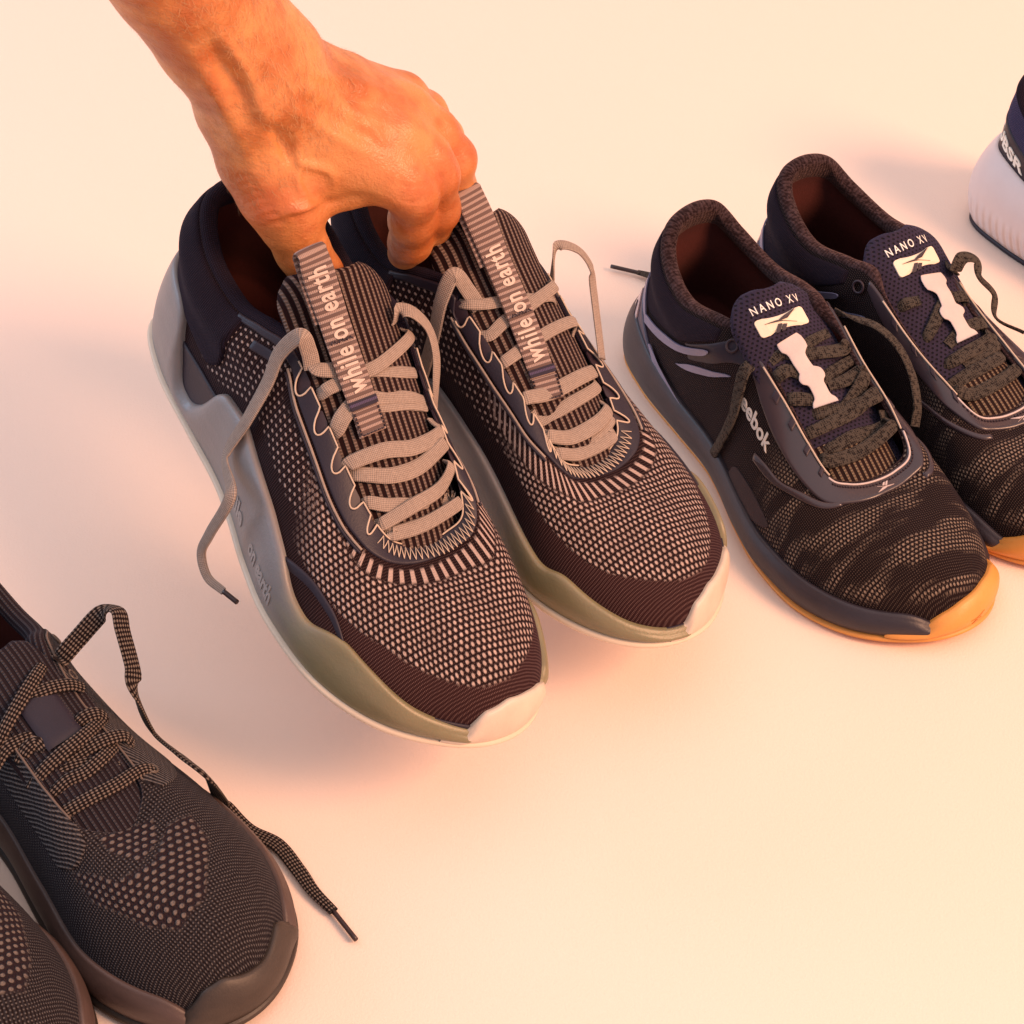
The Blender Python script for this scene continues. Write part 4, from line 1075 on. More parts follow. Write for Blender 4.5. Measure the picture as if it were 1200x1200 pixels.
def pull_loop(root, key, mir):
    w, p, u = LACES[key]['loop']
    tx, ty, tz = p[0]
    q0, q1, q2 = (np.array(p[i]) for i in range(3))
    d = (q0 - q1) / np.linalg.norm(q0 - q1)
    nv = np.cross(d, [0, 1, 0]); nv /= np.linalg.norm(nv)
    if nv[2] + nv[0] < 0: nv = -nv
    P = [tuple(q) for q in (q2 - nv * 4, q1 - nv * 4.4, q0 - nv * 4.6 - d * 2, q0 - nv * 4.2 + d * .6, q0 - nv * 2.1 + d * 2.1, q0 + d * .6, q0 - d * 2)] + list(p[1:])
    U = [tuple(q) for q in (-nv, -nv, -nv, -nv + d * .5, d, nv + d * .5, nv)] + list(u[1:])
    o = ribbon(root, 'pull_loop', MT['web'], mir, P, [w[0]] * 7 + list(w[1:]), .0016, U)
    q = cro(np.array(P) / 1000., 400); l = np.r_[0, np.cumsum(np.linalg.norm(np.diff(q, axis=0), axis=1))]
    uu = cro(np.array(U, float), 400)
    t = np.gradient(q, axis=0); t /= np.linalg.norm(t, axis=1)[:, None]
    sd = np.cross(uu, t); sd /= np.linalg.norm(sd, axis=1)[:, None]; nn = np.cross(t, sd)
    sg = 1.0 if mir else -1.0

    def frame(d, y, h):
        D = l[-1] - d
        a = np.stack([np.interp(D, l, q[:, c]) for c in range(3)], -1)
        b = np.stack([np.interp(D, l, sd[:, c]) for c in range(3)], -1)
        c_ = np.stack([np.interp(D, l, nn[:, c]) for c in range(3)], -1)
        return a + b * (np.asarray(y)[:, None] * sg) + c_ * (.0011 + h)
    txt = text_mesh('while on earth', .0138, 4, 1.12, .0003)
    V = txt[0].copy()
    span = V[:, 0].max() - V[:, 0].min()
    V[:, 0] = (V[:, 0] - V[:, 0].min()) * (.0620 / span) + .0205
    V[:, 1] -= .0040
    print_on(o, 'lettering', MT['print_soft'], mir, (V, txt[1]), frame, .0003)

    def cell(x0, x1, y0, y1, name, mat, h):
        nx, ny = 8, 6
        X_, Y_ = np.meshgrid(np.linspace(x0, x1, nx), np.linspace(y0, y1, ny), indexing='ij')
        Vv = np.c_[X_.ravel(), Y_.ravel()]
        F = grid_faces(nx, ny)
        m = print_on(o, name, mat, mir, (Vv, F), frame, h)
        me = m.data
        at = me.attributes.new('uvm', 'FLOAT_VECTOR', 'POINT')
        UU = np.tile(np.c_[Vv, np.zeros(len(Vv))], (2, 1)); at.data.foreach_set('vector', UU.ravel())
        return m
    cell(.0135, .0175, -.0072, .0072, 'loop_fold', MT['web_dark'], .0009)
    cell(.0005, .0125, -.0068, .0068, 'loop_patch', MT['web'], .0007)
    # dashes of stitching round the patch and across the middle
    V = []; F = []
    def dash(x0, y0, x1, y1):
        a = frame(np.array([x0, x1]), np.array([y0, y1]), .0012)
        v, f = tube(np.array([a[0], (a[0] + a[1]) / 2, a[1]]), .00045, 6)
        k = sum(len(w_) for w_ in V); V.append(v); F.extend([tuple(i + k for i in ff) for ff in f])
    for k in range(6):
        x = .0012 + k * .0019
        dash(x, -.0064, x + .0012, -.0064); dash(x, .0064, x + .0012, .0064)
    for k in range(6):
        y = -.0055 + k * .002
        dash(.001, y, .001, y + .0013)
        dash(.0455 + (k % 2) * .0015, y, .0455 + ((k + 1) % 2) * .0015, y + .0013)
    s = add_mesh('stitching', np.vstack(V), F, MT['ink'], o, flip=mir)
    s['kind'] = 'stuff'
    return o


def stuff_tubes(root, name, mat, mir, segs, r=.0004, n=5):
    V = []; F = []; k = 0
    for P in segs:
        v, f = tube(np.asarray(P), r, n)
        V.append(v); F.extend([tuple(i + k for i in ff) for ff in f]); k += len(v)
    o = add_mesh(name, np.vstack(V), F, mat, root, flip=mir)
    o['kind'] = 'stuff'
    return o


EYE_H = [5.45, 6.02, 6.6, 7.2, 7.72]
EYE_M = [14.75, 14.25, 13.75, 13.2, 12.62]


def shoe_held(name, pose, mir, key, label, group):
    L = LAST['held']
    R = shoe_root(name, pose, label, 'shoe', group)

    def amax(S):
        S = np.asarray(S) % 20
        a = np.ones_like(S)
        for e in EYE_H + EYE_M:
            w = .135 if e not in (7.72, 12.62) else .10
            dd = np.clip(1 - ((S - e) / w) ** 2, 0, 1)
            a = a - .105 * np.sqrt(dd)
        return a
    vlo = smooth_tab((5.5, .60), (6.7, .42), (7.6, .40), (8.6, .37), (9.3, .285), (9.8, .235), (10.5, .245), (11.3, .295), (12.2, .33), (12.9, .42), (13.6, .50), (14.5, .60))
    rib_lo = smooth_tab((7.0, .78), (7.7, .70), (8.0, .705), (8.8, .75), (9.5, .775), (10.8, .80), (12.3, .71), (13.0, .62), (13.8, .60), (14.3, .66))
    rib_hi = smooth_tab((7.0, .79), (7.7, .785), (8.1, .80), (9.2, .845), (10.5, .885), (12, .875), (13, .79), (14.3, .79))
    qlo = smooth_tab((1.0, .58), (1.7, .56), (2.4, .50), (3.0, .44), (4.5, .57), (5.8, .50), (6.6, .52), (13.5, .5), (15, .55), (17, .44), (18.3, .56), (19.2, .6))
    masks = {
        'vamp': lambda S, A, P: sstep(6.1, 7.0, S - (.7 - A) * 1.5) * (1 - sstep(13.3, 14.0, S)) * sstep(-.008, .008, A - vlo(S)) * (1 - sstep(-.006, .006, A - rib_lo(S) + .01)),
        'quarter': lambda S, A, P: (1 - sstep(6.0, 7.0, S) * (1 - sstep(13.3, 14.2, S))) * sstep(-.008, .008, A - qlo(S)) * (1 - sstep(.92, .97, A)) * (1 - sstep(-.01, .01, A - .78) * ((S > 5.2) & (S < 14.8))),
        'rib': lambda S, A, P: sstep(-.004, .004, A - rib_lo(S)) * (1 - sstep(-.004, .004, A - rib_hi(S))) * sstep(7.2, 7.6, S) * (1 - sstep(13.8, 14.3, S)),
        'smoothm': lambda S, A, P: sstep(7, 8.5, S) * (1 - sstep(12, 14, S)) * (1 - sstep(-.01, .01, A - vlo(S))),
    }
    upper(L, R, MT['knit_held'], mir, amax, masks)
    rim(L, R, MT['navy_pad'], MT['lining'], mir, th_tab(.009, .0020), amax)
    # padded collar pouch round the heel
    band(L, R, 'collar_pad', MT['navy_pad'], mir, -3.5, 3.5,
         smooth_tab((-3.5, .93), (-3.3, .58), (-2.9, .47), (-2.4, .50), (-1.2, .53), (0, .56), (1.2, .53), (2.4, .50), (2.9, .47), (3.3, .58), (3.5, .93), (10, .9), w=.1),
         col_r(.985), .0022, na=24, edge=.006)
    band(L, R, 'collar_edge', MT['navy_skin'], mir, 3.2, 5.3, smooth_tab((3.2, .95), (4.5, .945), (5.3, .93)), col_r(.998), .0012)
    band(L, R, 'collar_edge', MT['navy_skin'], mir, 14.9, 16.8, smooth_tab((14.9, .93), (16.8, .95)), col_r(.998), .0012)
    # small navy label on the quarter
    band(L, R, 'heel_patch', MT['navy_skin'], mir, 3.95, 4.75, col_r(.845), col_r(.905), .0007)
    # eyestay
    lo = smooth_tab((4.9, .96), (5.2, .93), (5.5, .875), (6.1, .845), (6.7, .82), (7.3, .80), (7.8, .815), (8.2, .84), (9.2, .88), (10.5, .915), (12, .895), (12.7, .84), (13.3, .81), (14.0, .83), (14.6, .87), (15.0, .93), (15.2, .96), w=.1)
    band(L, R, 'eyestay', MT['navy_skin'], mir, 5.0, 15.0, lo, lambda S: np.maximum(amax(S) - .004, lo(S) + .012), .0011, ns=420, na=10, edge=.0012)
    ss = np.linspace(5.2, 14.8, 420)
    V, F = tube(L.P(ss, amax(ss) - .004, .0012), .00046, 7)
    add_mesh('edge_stitching', V, F, MT['stitch'], R, flip=mir)
    for e in EYE_H + EYE_M:  # dark discs stand in for the shade inside each eyelet notch
        poly_patch(L, R, 'eyelet_dark_disc', MT['ink'], mir, [(e + .155 * math.cos(t), .945 + .066 * math.sin(t)) for t in np.linspace(0, 2 * math.pi, 9)[:-1]], off=-.0007, h=.0004)
    # raised cords outside the eyestay
    for dq in (-.028, -.050):
        for a_, b_ in ((5.1, 7.75), (12.8, 14.9)):
            s_ = np.linspace(a_, b_, 80)
            V, F = tube(L.P(s_, lo(s_) + dq, .0006), .0007, 7)
            add_mesh('cord', V, F, MT['navy_skin'] if dq < -.04 else MT['lace_held'], R, flip=mir)
    # zigzag at the throat
    z = []
    st = np.linspace(8.0, 12.7, 48)
    for i in range(len(st) - 1):
        z.append([L.P(st[i], .975 if i % 2 else .90, .0016), L.P((st[i] + st[i + 1]) / 2, .9375, .0018), L.P(st[i + 1], .90 if i % 2 else .975, .0016)])
    stuff_tubes(R, 'zigzag_stitching', MT['stitch'], mir, z, .00026)
    for sd in (EYE_H, EYE_M):
        z = []
        for i in range(len(sd) - 1):
            a_, b_ = sd[i], sd[i + 1]
            m_ = np.linspace(a_ + .17 * np.sign(b_ - a_), b_ - .17 * np.sign(b_ - a_), 5)
            for j in range(4):
                z.append([L.P(m_[j], .985 if j % 2 else .955, .0016), L.P((m_[j] + m_[j + 1]) / 2, .97, .0018), L.P(m_[j + 1], .955 if j % 2 else .985, .0016)])
    # soles
    zt = tab((0, .054), (1.3, .052), (1.9, .050), (2.2, .045), (2.33, .030), (2.5, .014), (2.9, .013), (3.2, .024), (3.4, .036), (3.6, .042), (4.5, .045), (5.14, .041), (5.93, .037), (6.7, .031), (7.15, .023), (7.5, .021), (7.8, .026), (8.1, .028), (8.6, .025), (9.2, .019), (9.8, .015), (10.6, .013), (11.6, .016), (12.2, .020), (12.6, .024), (12.9, .020), (13.5, .028), (14.2, .036), (15.4, .042), (16.2, .036), (16.6, .015), (17.4, .014), (17.7, .038), (18.2, .048), (19, .052))
    low = (lambda S: sstep(8.65, 9.0, S % 20) * (1 - sstep(10.3, 10.6, S % 20))) if mir else (lambda S: sstep(9.85, 10.1, S % 20) * (1 - sstep(11.5, 11.85, S % 20)))
    zts = lambda S: (1 - low(S)) * sum(zt(S + d) for d in np.linspace(-.10, .10, 7)) / 7 + low(S) * .008
    ms = midsole(L, R, 'midsole', MT['midsole_held'], mir, zts, out=.0034, bulge=.0022, z0=.0032, flare=lambda S: -.0060 * low(S))
    midsole(L, R, 'midsole_insert', MT['navy_skin'], mir, smooth_tab((0, .03), (1.8, .034), (4.2, .034), (6.0, .020), (6.8, .032), (7.3, .035), (7.9, .032), (8.3, .02), (12, .012), (16, .034), (18.2, .034)), out=.0012, bulge=-.001, z0=.0034)
    outsole(L, R, 'outsole', MT['outsole_held'], mir, z1=.0034, out=.0018)
    bz = smooth_tab((9.0, .004), (9.75, .010), (9.95, .024), (10.4, .0285), (10.9, .0265), (11.3, .0235), (11.6, .017), (11.9, .008), (12.2, .004), w=.08)
    if mir:
        b0 = bz
        bz = lambda S: b0(20.45 - np.asarray(S))
        midsole(L, R, 'toe_bumper', MT['bumper_held'], mir, bz, out=.0028, bulge=.0022, s0=8.3, s1=10.9, z0=.001)
    else:
        midsole(L, R, 'toe_bumper', MT['bumper_held'], mir, bz, out=.0028, bulge=.0022, s0=9.55, s1=12.15, z0=.001)
    if not mir:
        for word, s0, wd in (('while', 4.55, .029), ('on earth', 6.0, .032)):
            VF = text_mesh(word, .0115, 3, 1.0, .0004)
            V = VF[0].copy(); V[:, 0] *= wd / (V[:, 0].max() - V[:, 0].min())
            print_on(ms, 'lettering', MT['midsole_text'], mir, (V, VF[1]), side_map(ms.name, s0, 5), .0005)
    T = Tongue(TONGUE['held'], [30, 30, 30, 31, 31], [9, 9, 10, 13, 15])
    sheet(R, 'tongue', MT['tongue_held'], mir, T.C, .006, T.uv)
    laces(R, key, MT['lace_held'], mir)
    pull_loop(R, key, mir)
    return R


def ring(center, normal, r, rt, n=22, m=8):
    normal = np.array(normal) / np.linalg.norm(normal)
    a = np.cross(normal, [0, 0, 1.0]) if abs(normal[2]) < .9 else np.cross(normal, [1.0, 0, 0])
    a /= np.linalg.norm(a); b = np.cross(normal, a)
    t = np.linspace(0, 2 * math.pi, n, endpoint=False)
    P = center + r * (np.cos(t)[:, None] * a + np.sin(t)[:, None] * b)
    V = []
    for i in range(n):
        rad = (P[i] - center) / r
        for k in range(m):
            th = 2 * math.pi * k / m
            V.append(P[i] + (rad * math.cos(th) + normal * math.sin(th)) * rt)
    return np.array(V), grid_faces(n, m, close_n=True, close_m=True)


VEC = [[(0.0, 3.3), (3.4, 3.25), (8.4, 1.3), (5.0, 2.55)], [(3.0, 2.85), (5.3, 3.75), (9.8, 5.0), (6.4, 3.0)],
       [(1.5, 0), (2.6, 0), (4.3, 2.0), (3.3, 2.2)], [(3.2, 0.1), (4.3, .1), (5.5, 1.5), (4.5, 1.8)]]


def vector_mark(parent, mat, mir, fmap, w, name='emblem', h=.0003):
    V = []; F = []
    k = 0
    for p in VEC:
        p = np.array(p)
        q = np.vstack([p[i] * (1 - t) + p[(i + 1) % 4] * t for i in range(4) for t in (0, .5)])
        V.append(q * w / 10); F.append(tuple(range(k, k + len(q)))); k += len(q)
    V = np.vstack(V); V -= np.array([w / 2, w / 4])
    return print_on(parent, name, mat, mir, (V, F), fmap, h)


def shoe_rb(name, pose, mir, key, label, group):
    L = LAST['rb']
    R = shoe_root(name, pose, label, 'shoe', group)
    masks = {'vamp': lambda S, A, P: sstep(6.0, 7.5, S) * (1 - sstep(12.8, 14, S)) * sstep(.12, .2, A),
             'quarter': lambda S, A, P: 0 * A}
    upper(L, R, MT['knit_rb'], mir, None, masks)
    rim(L, R, MT['heather'], MT['lining'], mir, th_tab(.009, .0022, (4.9, 5.5), (14.5, 15.1)), rim_depth=.10)
    band(L, R, 'collar_pad', MT['navy_pad'], mir, -4.3, 4.3,
         smooth_tab((-4.3, .9), (-3.3, .76), (-1.8, .52), (0, .50), (1.8, .52), (3.3, .76), (4.3, .9)), col_r(.975), .0012, na=20, edge=.004)
    # quarter overlay, piping
    band(L, R, 'side_overlay', MT['navy_skin'], mir, 3.3, 5.6, smooth_tab((3.3, .62), (4.3, .74), (5.0, .83), (5.6, .90)), smooth_tab((3.3, .74), (4.1, .86), (4.9, .97), (5.6, .985)), .0006)
    V, F = ring(L.P(4.72, .905, .001), L.Nn(4.72, .905), .0034, .0008)
    add_mesh('eyelet', V, F, MT['ink'], R, flip=mir)
    V, F = ring(L.P(15.28, .905, .001), L.Nn(15.28, .905), .0034, .0008)
    add_mesh('eyelet', V, F, MT['ink'], R, flip=mir)
    # heel clip with pale inlays
    band(L, R, 'heel_clip', MT['tpu_navy'], mir, -2.6, 2.6, col_r(.02), smooth_tab((-2.6, .20), (-1.8, .40), (-1, .56), (0, .6), (1, .56), (1.8, .40), (2.6, .20)), .0016, na=18)
    for sgn in (1, -1):
        m_ = lambda p: [((s * sgn) % 20, a) for s, a in p]
        f_ = lambda p: [(s * sgn, a) for s, a in p]
        for q, (pts, mt) in enumerate((
                ([(1.10, .50), (1.35, .44), (1.5, .30), (1.62, .14), (1.45, .10), (1.25, .24), (1.08, .36)], 'tpu_pale'),
                ([(1.8, .44), (2.4, .52), (3.1, .64), (4.05, .78), (4.0, .81), (3.0, .69), (2.3, .57), (1.75, .49)], 'tpu_blue'),
                ([(.62, .58), (.8, .62), (1.25, .60), (1.75, .50), (1.68, .47), (1.2, .55)], 'tpu_blue'),
                ([(2.1, .36), (2.22, .37), (2.75, .24), (3.6, .15), (4.6, .09), (4.6, .075), (3.5, .125), (2.6, .20)], 'tpu_blue'),
                ([(2.95, .50), (3.6, .57), (4.7, .70), (4.7, .715), (3.5, .61)], 'tpu_blue'))):
            poly_patch(L, R, 'inlay', MT[mt], mir, f_(pts), off=.0019 if q != 4 else .0006)
        poly_patch(L, R, 'inlay_slot', MT['ink'], mir, f_([(1.2, .42), (1.27, .40), (1.40, .27), (1.36, .24), (1.25, .32)]), off=.0024)
        poly_patch(L, R, 'inlay_slot', MT['ink'], mir, f_([(1.38, .22), (1.46, .22), (1.52, .14), (1.45, .12)]), off=.0024)
    # dark side panel and small reflective marks low on the quarter
    poly_patch(L, R, 'side_panel', MT['knit_dark'], mir, [(5.2, .17), (5.6, .30), (6.5, .33), (7.0, .27), (6.3, .15), (5.6, .12)], off=.0003)
    # eyestay plate
    lo = smooth_tab((4.95, .95), (5.25, .89), (5.66, .80), (6.2, .745), (7.2, .74), (7.9, .755), (9, .81), (10.3, .862), (11.6, .868), (12.5, .80), (13.2, .755), (14.2, .76), (14.8, .86), (15.1, .95))
    band(L, R, 'eyestay', MT['tpu_grey'], mir, 5.0, 15.05, lo, col_r(.985), .0014, ns=260, na=16, edge=.0018)
    band(L, R, 'eyestay_fin', MT['tpu_grey'], mir, 5.95, 8.7, smooth_tab((5.95, .475), (6.6, .515), (7.5, .64), (8.7, .79)), smooth_tab((5.95, .53), (6.35, .57), (6.9, .60), (7.5, .705), (8.7, .83)), .0012, edge=.002)
    poly_patch(L, R, 'fin_window', MT['knit_dark'], mir, [(6.05, .50), (6.4, .55), (6.9, .585), (7.15, .60), (6.8, .55), (6.4, .515)], off=.0009)
    band(L, R, 'eyestay_fin', MT['tpu_grey'], mir, 11.7, 14.0, smooth_tab((11.7, .80), (12.6, .68), (14.0, .52)), smooth_tab((11.7, .84), (12.6, .73), (14.0, .56)), .0012, edge=.002)
    V, F = tube(L.P(np.linspace(8.0, 12.6, 90), .955, .0016), .0006, 7)
    add_mesh('throat_piping', V, F, MT['strap'], R, flip=mir)
    z = []
    for s_ in np.linspace(8.2, 12.4, 34):
        z.append([L.P(s_, .93, .0016), L.P(s_ + .03, .93, .0018), L.P(s_ + .07, .93, .0016)])
    stuff_tubes(R, 'throat_stitching', MT['ink'], mir, z, .0005)
    for a_, b_ in ((5.5, 8.0), (12.6, 14.6)):
        V, F = tube(L.P(np.linspace(a_, b_, 60), .975, .0020), .00055, 7)
        add_mesh('edge_piping', V, F, MT['stitch'], R, flip=mir)
    vector_mark(R, MT['strap'], mir, surf_map(L, 10.3, .895, math.pi if not mir else 0, .0016), .0115)
    # lace loops on the lateral edge
    for e in (5.95, 6.5, 7.1, 7.7, 12.7, 13.3, 13.8, 14.3):
        band(L, R, 'lace_loop', MT['ink'], mir, e - .10, e + .10, col_r(.90), col_r(.985), .0024, ns=8, na=6)
    # brand lettering on the lateral quarter
    VF = text_mesh('Reebok', .0120, 3, 1.0, .0002)
    V = VF[0].copy(); V[:, 0] *= .037 / (V[:, 0].max() - V[:, 0].min())
    f0 = surf_map(L, 5.02 if not mir else 6.05, .645, -.05, .0005)
    if mir:
        g0 = f0
        f0 = lambda x, y, h: g0(-x, y, h)
    print_on(R, 'lettering', MT['print_grey'], mir, (V, VF[1]), f0, .0003)
    # soles
    zt = smooth_tab((0, .040), (1.2, .040), (2.0, .032), (3.0, .024), (5, .020), (7, .019), (9, .0185), (9.7, .019), (10.1, .009), (12.2, .009), (12.8, .019), (14, .020), (17, .026), (18.8, .036))
    midsole(L, R, 'midsole', MT['midsole_rb'], mir, zt, out=.0026, bulge=.0030, z0=.0024, flare=lambda S: -.0070 * sstep(9.9, 10.2, S) * (1 - sstep(12.0, 12.5, S)))
    outsole(L, R, 'outsole', MT['gum'], mir, z1=.0026, out=.0022, grow=(.16, .24))
    bz = smooth_tab((9.2, .003), (9.7, .008), (10.0, .017), (10.5, .0225), (11.2, .0240), (11.8, .021), (12.3, .012), (12.7, .004), w=.12)
    b = midsole(L, R, 'toe_bumper', MT['gum'], mir, bz, out=.0032, bulge=.0036, s0=9.3, s1=12.9, z0=.001)
    fm = side_map(b.name, 10.75, 6)
    vector_mark(b, MT['gum_dark'], mir, fm if not mir else (lambda x, y, h: fm(-x, y, h)), .0105, h=.0003)
    T = Tongue(TONGUE['rb'], [28, 28, 28, 27, 24], [8, 8, 9, 9, 9])
    sheet(R, 'tongue', MT['tongue_rb'], mir, T.C, .006, T.uv)
    # ribbed gusset at the throat
    n0, n1 = 4, 22
    C = T.C[n0:n1, 4:-4] + T.up[n0:n1, None] * .0040
    sheet(R, 'gusset', MT['tongue_rb_rib'], mir, C, .002, T.uv[n0:n1, 4:-4])
    # badge and printed name on the tongue
    l = T.l

    def tmap(d0, y0, ang, off):
        c, s = math.cos(ang), math.sin(ang)

        def f(x, y, h):
            d = d0 + x * s + y * c      # towards the tongue top
            yy = y0 + x * c - y * s
            base = np.stack([np.interp(d, l, T.c[:, k]) for k in range(3)], -1)
            up = np.stack([np.interp(d, l, T.up[:, k]) for k in range(3)], -1)
            w_ = np.interp(d, l, T.wf)
            dr = np.abs(yy / w_) ** 2.2 * .009
            base[:, 1] += yy
            return base + up * (.003 - dr + off + h)[:, None]
        return f
    sx = -1.0 if mir else 1.0

    def chir(f):
        return (lambda x, y, h: f(-x, y, h)) if mir else f
    bw, bh, br = .0300, .0105, .0018
    bx = []
    for cx, cy, a0 in ((bw / 2 - br, bh / 2 - br, 0), (-bw / 2 + br, bh / 2 - br, 90), (-bw / 2 + br, -bh / 2 + br, 180), (bw / 2 - br, -bh / 2 + br, 270)):
        for a in (0, 30, 60, 90):
            bx.append((cx + br * math.cos(math.radians(a0 + a)), cy + br * math.sin(math.radians(a0 + a))))
    bx = np.array(bx)
    Vb = np.vstack([[[0, 0]]] + [bx * k for k in (.3, .65, 1)]); m = len(bx)
    Fb = [(0, 1 + k, 1 + (k + 1) % m) for k in range(m)] + [(1 + r * m + k, 1 + r * m + m + k, 1 + r * m + m + (k + 1) % m, 1 + r * m + (k + 1) % m) for r in range(2) for k in range(m)]
    dtop = l[-1]
    bd = print_on(R, 'badge', MT['badge'], mir, (Vb, Fb), chir(tmap(dtop - .0215, -.002, .0, .0002)), .0008)
    vector_mark(bd, MT['ink'], mir, chir(tmap(dtop - .0218, -.002, .0, .0014)), .0215, h=.0002)
    VF = text_mesh('NANO XV', .0070, 3, 1.5, 0.0)
    V = VF[0].copy(); V[:, 0] -= V[:, 0].mean(); V[:, 0] *= .030 / (V[:, 0].max() - V[:, 0].min())
    print_on(R, 'lettering', MT['print'], mir, (V, VF[1]), chir(tmap(dtop - .0130, -.001, .0, .0003)), .0003)
    # pale lace keeper
    p, u = EXTRA['rbstrap']
    ribbon(R, 'lace_keeper', MT['strap'], mir, p, [14, 16, 16, 16, 10, 9.5, 9.5, 9.5, 9.5, 15.5, 16, 15.5, 9.5, 9.5, 9.5, 9.5, 10, 15, 16], .0012, u)
    laces(R, key, MT['lace_rb'], mir, .0018)
    return R


P1 = [(199.3, 18.2), (202.0, 3.8), (205.6, -6.8), (216.6, -1.9), (221.5, 10.8), (210.1, 18.9)]
P2 = [(203.1, 35.8), (222.8, 24.6), (225.1, 6.5), (212.6, -10.4), (213.1, -22.6), (228.2, -21.6), (251.6, -1.7), (256.2, 16.1), (244.8, 26.5), (220.1, 36.5)]


def shoe_blk(name, pose, mir, key, label, group, full=True):
    L = LAST['blk']
    R = shoe_root(name, pose, label, 'shoe', group)
    masks = {'vamp': lambda S, A, P: np.maximum(in_poly(P[..., 0] * 1000, P[..., 1] * 1000, P1, 1.2), in_poly(P[..., 0] * 1000, P[..., 1] * 1000, P2, 1.2)),
             'quarter': lambda S, A, P: 0 * A}
    upper(L, R, MT['knit_blk'], mir, None, masks)
    rim(L, R, MT['tongue_blk'], MT['lining'], mir, th_tab(.010, .0022), rim_depth=.12)
    for a_, b_, lo in ((3.9, 8.0, smooth_tab((3.9, .90), (4.3, .80), (5, .70), (5.9, .60), (6.8, .56), (7.3, .66), (8.0, .90), w=.1)),
                       (12.0, 16.1, smooth_tab((12.0, .90), (12.7, .66), (13.2, .56), (14.1, .60), (15, .70), (15.7, .80), (16.1, .90), w=.1))):
        band(L, R, 'eyestay', MT['knit_blk'], mir, a_, b_, lo, col_r(.985), .0009, na=20, extra={'quarter': 1.0})
        V, F = tube(L.P(np.linspace(a_ + .3, b_ - .1, 90), .985, .0009), .0006, 7)
        add_mesh('edge_stitching', V, F, MT['stitch_dim'], R, flip=mir)
    for s_, a in ((4.35, .90), (5.5, .90), (6.28, .90), (6.92, .89), (7.5, .87)):
        V, F = ring(L.P(s_, a, .0012), L.Nn(s_, a), .0026, .0006)
        e = add_mesh('eyelet', V, F, MT['eyelet'], R, flip=mir)
    zt = smooth_tab((0, .034), (3, .028), (6, .024), (8, .022), (8.9, .020), (9.3, .009), (11.2, .009), (11.7, .022), (14, .024), (17, .028))
    midsole(L, R, 'midsole', MT['midsole_blk'], mir, zt, out=.0022, bulge=.0026, z0=.0032, flare=lambda S: -.0065 * sstep(9.0, 9.3, S) * (1 - sstep(11.1, 11.5, S)))
    outsole(L, R, 'outsole', MT['bumper_blk'], mir, z1=.004, out=.0025)
    bz = smooth_tab((8.7, .004), (9.05, .016), (9.3, .026), (9.8, .0235), (10.3, .026), (10.7, .029), (11.1, .026), (11.5, .016), (11.8, .005), w=.08)
    midsole(L, R, 'toe_bumper', MT['bumper_blk'], mir, bz, out=.0028, bulge=.0032, s0=8.75, s1=11.9, z0=.001)
    T = Tongue(TONGUE['blk'], [25, 25, 25, 25, 23], [8, 8, 9, 9, 9])
    sheet(R, 'tongue', MT['tongue_blk'], mir, T.C, .006, T.uv)
    if full:
        laces(R, key, MT['lace_blk'], mir, .0022)
        T2 = T
        C = T.C[30:44, 10:-10] + T.up[30:44, None] * .0040
        sheet(R, 'lace_keeper', MT['navy_skin'], mir, C, .0016, T.uv[30:44, 10:-10])
    else:
        for k in range(5):
            s_ = 12.6 + k * .55
            a = L.P(s_, .93, .003) * 1000; b = L.P(20 - s_, .93, .003) * 1000
            mm = (a + b) / 2 + [0, 0, 5]
            ribbon(R, 'lace', MT['lace_blk'], mir, [a, mm, b], [7, 8.5, 7], .0022)
    return R


def shoe_white(pose):
    L = Last(TOP['blk'], pad_blk, heel_ext=.010, heel_side=.008)
    R = shoe_root('sneaker', pose, 'chunky white soled shoe with navy heel, cut off by the right edge', 'shoe', None)
    upper(L, R, MT['navy_cloth'], False, None, {'vamp': lambda S, A, P: 0 * A})
    rim(L, R, MT['navy_pad'], MT['lining'], False, th_tab(.010, .0022))
    zt = smooth_tab((0, .060), (1.5, .056), (3, .046), (6, .038), (10, .034), (14, .038), (17, .046), (18.5, .056))
    ms = midsole(L, R, 'midsole', MT['white_foam'], False, zt, out=.0030, bulge=.0075, z0=.003)
    outsole(L, R, 'outsole', MT['navy_skin'], False, z1=.0035, out=.001)
    VF = text_mesh('UBSR', .0115, 3, 1.0, .0003)
    V = VF[0].copy(); V[:, 0] *= .028 / (V[:, 0].max() - V[:, 0].min())
    tagp = band(L, R, 'heel_tab', MT['navy_skin'], False, .35, 2.6, col_r(.52), col_r(.80), .0010, edge=.003)
    print_on(tagp, 'lettering', MT['print'], False, (V, VF[1]), surf_map(L, .85, .625, 0, .0012), .0005)
    T = Tongue(TONGUE['blk'], [26, 26, 27, 27, 24], [8, 8, 9, 9, 9])
    sheet(R, 'tongue', MT['navy_cloth'], False, T.C, .006, T.uv)
    return R


MT['midsole_text'] = plain('embossed foam', (.30, .28, .27), .35)
MT['tpu_pale'] = plain('pale glossy plastic', (.55, .42, .42), .25, spec=.7)
MT['tpu_blue'] = plain('blue grey plastic', (.16, .16, .26), .3, spec=.7)
MT['gum_dark'] = plain('pressed gum', (.50, .18, .03), .4)
MT['knit_dark'] = plain('plain dark knit', (.03, .018, .022), .9, .0004, 900)  # dark knit of the side panel and fin window
MT['stitch_dim'] = plain('tan thread', (.14, .10, .08), .85)

